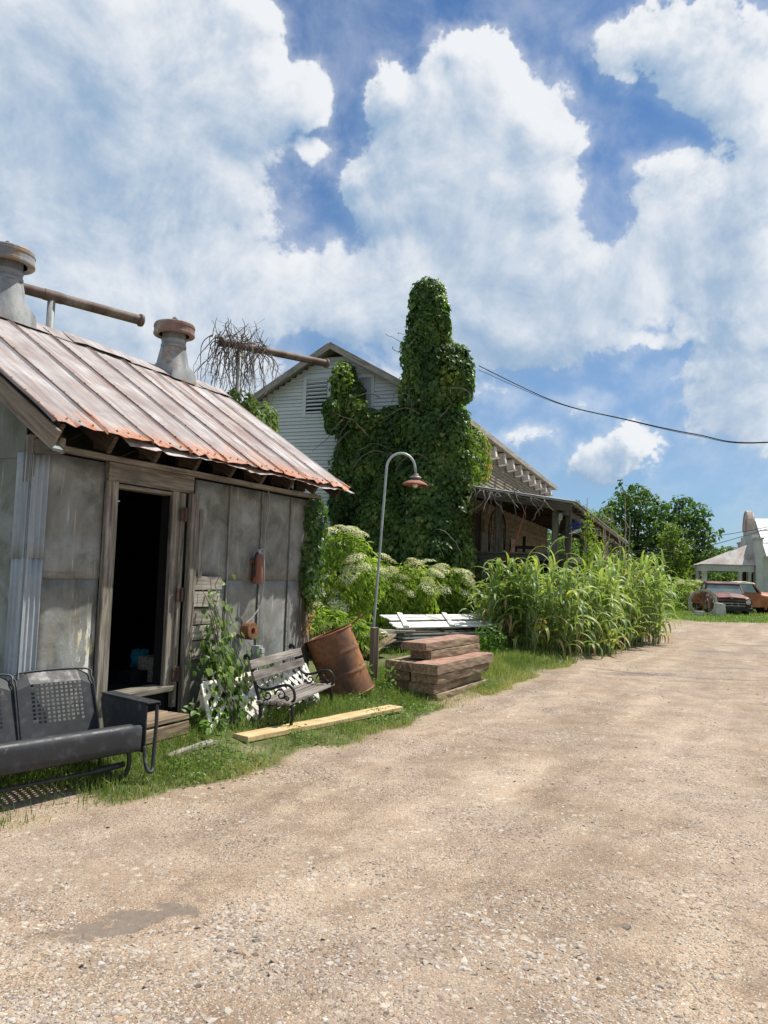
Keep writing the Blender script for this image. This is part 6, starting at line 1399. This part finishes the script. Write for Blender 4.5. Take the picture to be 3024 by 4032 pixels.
# ------------------------------------------------------------------ two old pickup trucks
def carpaint(name, c, c2, c3=None, thr=.55):
    m, h = mat(name); v = co(h); n_ = h.noise(v, 1.6, 6, .65); q = h.noise(v, 9, 5, .65)
    c_ = h.mix(h.smooth(n_, .42, .62), c, c2)
    if c3: c_ = h.mix(h.smooth(q, thr, thr+.08), c_, c3)
    return finish(m, h, c_, .55, h.bump(q, .1, .004), 0, .4)
MT['chrome'] = plain('dull_chrome', (.30, .29, .28), .4, .6, .3, 5)
MT['rubber'] = plain('rubber', (.02, .02, .02), .8)
MT['carglass'] = plain('dusty_glass', (.20, .26, .25), .12, 0, .3, 2, .6)
def pickup(M, label, body, roofm, fendm, group):
    """x to the right of the driver, y backwards from the front bumper, z up"""
    t = root('pickup_truck', M, label, 'truck', group)
    def shape(name, rings, mt, par=t, caps=True, bw=.05):
        n = len(rings[0]); V = [p for r_ in rings for p in r_]; k = len(rings)
        F = [(i*n+j, i*n+(j+1) % n, (i+1)*n+(j+1) % n, (i+1)*n+j) for i in range(k-1) for j in range(n)]
        if caps: F += [tuple(range(n-1, -1, -1)), tuple((k-1)*n+j for j in range(n))]
        o = obj(name, B().add(V, F).mesh(name), mt, par); bevel(o, bw, 2); return o
    ring = lambda y, w, z0, z1, crown=.05: [(-w, y, z0), (w, y, z0), (w, y, z1-.12), (w*.86, y, z1), (0, y, z1+crown), (-w*.86, y, z1), (-w, y, z1-.12)]
    fr = shape('front_body', [ring(.12, .94, .48, .92, .02), ring(.30, .96, .42, 1.04, .04), ring(1.35, .97, .42, 1.16, .05), ring(1.5, .96, .42, 1.17, .05)], body)
    hood = shape('hood', [[(-.66, .10, .93), (.66, .10, .93), (.66, .10, .99), (0, .10, 1.04), (-.66, .10, .99)], [(-.70, .5, 1.0), (.70, .5, 1.0), (.70, .5, 1.13), (0, .5, 1.20), (-.70, .5, 1.13)], [(-.74, 1.42, 1.0), (.74, 1.42, 1.0), (.74, 1.42, 1.19), (0, 1.42, 1.26), (-.74, 1.42, 1.19)]], body, t, True, .04)
    obj('badge', B().lathe([(0, 0), (.075, 0), (.06, .03), (0, .035)], 8, T(0, .09, 1.0) @ RX(math.pi/2)).mesh('badge'), MT['chrome'], hood)
    cabl = shape('cab', [ring(1.45, .95, .42, 1.2, .0), ring(2.75, .95, .42, 1.2, .0)], body)
    for s in (-1, 1):
        d_ = obj('door', B().box((s*.955, 2.1, .80), (.03, 1.05, .74)).mesh('door'), body, t); bevel(d_, .01, 2); obj('handle', B().box((s*.985, 2.45, 1.06), (.03, .12, .025)).mesh('handle'), MT['chrome'], d_)
        obj('side_window', B().add([(s*.93, 1.72, 1.2), (s*.93, 2.6, 1.2), (s*.86, 2.58, 1.62), (s*.86, 1.95, 1.62)], [(0, 1, 2, 3)]).mesh('side_window'), MT['carglass'], t)
        obj('pillar', B().beam((s*.90, 1.50, 1.18), (s*.80, 1.86, 1.66), .07, .06).mesh('pillar'), body, t); obj('pillar', B().beam((s*.92, 2.66, 1.18), (s*.84, 2.62, 1.66), .09, .07).mesh('pillar'), body, t)
    obj('windscreen', B().add([(-.86, 1.48, 1.2), (.86, 1.48, 1.2), (.77, 1.84, 1.65), (-.77, 1.84, 1.65)], [(0, 1, 2, 3)]).mesh('windscreen'), MT['carglass'], t)
    obj('rear_window', B().box((0, 2.68, 1.42), (1.5, .02, .4)).mesh('rear_window'), MT['carglass'], t)
    shape('cab_roof', [[(-.84, 1.74, 1.64), (.84, 1.74, 1.64), (.80, 1.78, 1.72), (-.80, 1.78, 1.72)], [(-.88, 2.3, 1.64), (.88, 2.3, 1.64), (.82, 2.3, 1.79), (-.82, 2.3, 1.79)], [(-.86, 2.76, 1.63), (.86, 2.76, 1.63), (.8, 2.74, 1.74), (-.8, 2.74, 1.74)]], roofm, t, True, .035)
    bed = B()
    for s in (-1, 1): bed.box((s*.80, 3.85, .83), (.06, 2.1, .5))
    bed.box((0, 3.85, .62), (1.6, 2.1, .06)).box((0, 2.83, .83), (1.6, .05, .5)).box((0, 4.88, .83), (1.6, .05, .5)); obj('bed', bed.mesh('bed'), body, t)
    def fender(x, y):
        prof = [(.50*math.cos(a), .50*math.sin(a)) for a in np.linspace(-.2, math.pi+.2, 15)] + [(.40*math.cos(a), .40*math.sin(a)) for a in np.linspace(math.pi+.2, -.2, 15)]
        o = obj('fender', B().prism(prof, -.13, .13, T(x, y, .40) @ YZ).mesh('fender'), fendm, t); bevel(o, .02, 2)
    for x in (-.92, .92):
        fender(x, 3.75)
        if True: fender(x*.97, .85)
    for x in (-.82, .82):
        for y in (.85, 3.75):
            wv = obj('wheel', B().lathe([(.2, -.1), (.33, -.1), (.36, -.06), (.36, .06), (.33, .1), (.2, .1)], 22, T(x, y, .33) @ RY(math.pi/2)).mesh('wheel', True), MT['rubber'], t)
            obj('rim', B().lathe([(0, .08), (.08, .1), (.1, .06), (.2, .05), (.22, .09)], 18, T(x, y, .33) @ RY(math.pi/2 if x > 0 else -math.pi/2)).mesh('rim', True), MT['chrome'], wv)
    gr_ = obj('grille', B().box((0, .10, .72), (1.24, .04, .36)).mesh('grille'), MT['dark'], t)
    for zz in (.60, .72): obj('grille_bar', B().box((0, .065, zz), (1.26, .05, .045)).mesh('bar'), MT['chrome'], gr_)
    for xx in (-.3, 0, .3): obj('grille_bar', B().box((xx, .07, .66), (.04, .04, .2)).mesh('bar'), MT['chrome'], gr_)
    obj('grille_surround', B().box((0, .085, .865), (1.30, .06, .10)).box((0, .085, .535), (1.30, .06, .05)).mesh('surround'), body, gr_)
    for s in (-1, 1):
        hl = obj('headlight', B().lathe([(.165, 0), (.17, .05), (.13, .06), (.13, .03)], 18, T(s*.78, .115, .79) @ RX(math.pi/2)).mesh('bezel', True), body, t)
        obj('lens', B().lathe([(.125, .03), (.09, .05), (0, .06)], 16, T(s*.78, .115, .79) @ RX(math.pi/2)).mesh('lens', True), plain('lamp_glass', (.62, .63, .60), .2, 0, .1), hl)
    bevel(obj('bumper', B().box((0, -.03, .42), (1.9, .12, .17)).mesh('bumper'), MT['iron'], t), .03, 2)
    obj('chassis', B().box((0, 2.4, .40), (1.5, 4.6, .12)).mesh('chassis'), MT['dark'], t)
    return t
az = rad(11)
m1 = carpaint('maroon_rust', (.10, .028, .024), (.21, .085, .07), (.07, .04, .034), .6)
pickup(T(17.5, 38.2, -.14) @ RZ(-az), 'old dark maroon pickup truck facing the road, sunk in grass', m1, m1, carpaint('cream_fender', (.42, .38, .30), (.30, .24, .18)), 'old pickup trucks on the lawn')
m2 = carpaint('orange_rust', (.38, .12, .05), (.48, .19, .09), (.30, .13, .075), .6)
pickup(T(21.9, 41.6, -.10) @ RZ(rad(82)), 'old orange pickup truck with cream roof parked behind the maroon one', m2, carpaint('cream_roof', (.62, .58, .45), (.55, .50, .38)), m2, 'old pickup trucks on the lawn')
# iron wheel, stone and blocks beside the maroon truck
iw = root('old_cartwheel', T(15.55, 37.0, .0) @ RZ(rad(-8)) @ RX(rad(-8)), 'large pale iron wheel rim with plants inside, left of the maroon truck', 'wheel')
obj('rim', B().tube([(.62*math.cos(a), 0, .60+.62*math.sin(a)) for a in np.linspace(0, 6.283, 37)], .0, 4, False).lathe([(.56, -.12), (.66, -.12), (.66, .12), (.56, .12), (.56, -.12)], 32, T(0, 0, .60) @ RX(math.pi/2)).mesh('rim'), plain('pale_iron', (.36, .34, .29), .8, 0, .3, 3), iw)
for k in range(8):
    a = k*math.pi/4; obj('spoke', B().tube([(0, 0, .6), (.58*math.cos(a), 0, .6+.58*math.sin(a))], .018, 6).mesh('spoke'), MT['rustseam'], iw)
obj('hub', B().lathe([(0, -.08), (.09, -.08), (.09, .08), (0, .08)], 12, T(0, 0, .6) @ RX(math.pi/2)).mesh('hub'), MT['rustseam'], iw)
def rock(seed, s):
    V0, F0 = ico(); r_ = np.random.default_rng(seed); return npmesh('stone', (V0*r_.uniform(.75, 1.15, (12, 1)))*np.array(s) + np.array([0, 0, s[2]*.7]), F0)
sb_ = B().add([(-.26, -.2, 0), (.26, -.2, 0), (.26, .2, 0), (-.26, .2, 0), (-.17, -.15, .62), (.2, -.16, .58), (.19, .14, .6), (-.18, .15, .64)], [(3, 2, 1, 0), (4, 5, 6, 7), (0, 1, 5, 4), (1, 2, 6, 5), (2, 3, 7, 6), (3, 0, 4, 7)])
thing('stone_block', sb_.mesh('stone'), MT['concrete'], T(16.15, 36.6, 0), 'upright pale stone at the left front corner of the maroon truck', 'stone')
thing('masonry_block', B().box((0, 0, .11), (.42, .25, .22)).mesh('block'), MT['concrete'], T(15.05, 36.2, 0), 'low pale masonry block in front of the iron wheel', 'block')
hy = elder(16.6, 42.5, [(0, 0, .9, 1.3, .9, .95), (-.9, 0, .7, .9, .7, .7), (1.0, 0, .9, .9, .7, .8)], 'round bush with white flower heads behind the maroon truck', 0, 8, 60, (.16, .3))
hy['group'] = 'flowering bush by the trucks'; hy.name = 'flowering_bush'; RM[hy.name] = I4
for k in range(16):
    a = r_.uniform(-2.9, -.2); e = r_.uniform(.0, 1.2); p = (1.5*math.cos(a)*math.cos(e)+r_.normal(0, .2), .8*math.sin(a)*math.cos(e), .85+.85*math.sin(e))
    obj('flower_head', UM[int(r_.integers(0, 3))], None, hy, T(*p) @ Matrix.Scale(r_.uniform(.14, .24), 4), kind='stuff')

# ------------------------------------------------------------------ overhead wires
MT['wire'] = plain('black_wire', (.015, .015, .016), .6)
pl = root('utility_pole', T(15.5, 10.6, 0), 'brown wooden utility pole beside the road, outside the view to the right', 'utility pole')
obj('shaft', B().tube([(0, 0, 0), (0, 0, 8.2)], [.15, .11], 12).mesh('shaft', True), MT['porchwood'], pl); obj('crossarm', B().box((0, 0, 7.6), (.1, 2.0, .1)).mesh('crossarm'), MT['porchwood'], pl)
def wire(pts, r_, label):
    q = bez(pts, 10); thing('overhead_wire', B().tube(q, r_, 6, False).mesh('wire', True), MT['wire'], I4, label, 'wire', 'overhead wires')
wp = [(2.2, 18.2, 6.67), (3.81, 17.0, 5.56), (5.1, 16.1, 5.02), (6.22, 15.2, 4.57), (7.3, 14.4, 4.30), (10.5, 12.9, 4.6), (15.4, 10.6, 6.6)]
wire(wp, .011, 'thick black wire sagging from the vine tower to the right')
wire([(2.2, 18.3, 6.6)] + [(x, y+.02, z-.012+.008*math.sin(k*2.3)) for k, (x, y, z) in enumerate(wp[1:])], .006, 'thin second strand twisted along the thick black wire')
wire([(8, 46, 2.6), (14.5, 44, 3.13), (18.0, 44, 3.5), (22.25, 44, 4.78), (30, 43, 7.5)], .018, 'lower far wire running past the trees to the filling station')
wire([(9, 46, 2.9), (15.2, 46, 3.31), (19.64, 46, 4.28), (23.26, 46, 5.04), (31, 46, 7)], .018, 'upper far wire crossing before the filling station')

# unseen tree added on the right; a branch placed to shade the road corner
r_ = np.random.default_rng(8)
tree(9.2, 6.17, [(0, 0, 7.2, 1.7, 1.7, 1.3), (1.6, .6, 7.6, 1.5, 1.5, 1.2), (.8, -1.2, 6.6, 1.3, 1.3, 1.0), (.4, 1.5, 7.0, 1.5, 1.4, 1.1), (-4.02, -1.22, 7.15, .16, .14, .12), (-3.7, -1.2, 7.05, .12, .10, .2)], 4.2,
     'broad green tree added outside the view to shade the road corner', 12, 14, (.14, .26), 'tree', .24, 'added shadow tree')
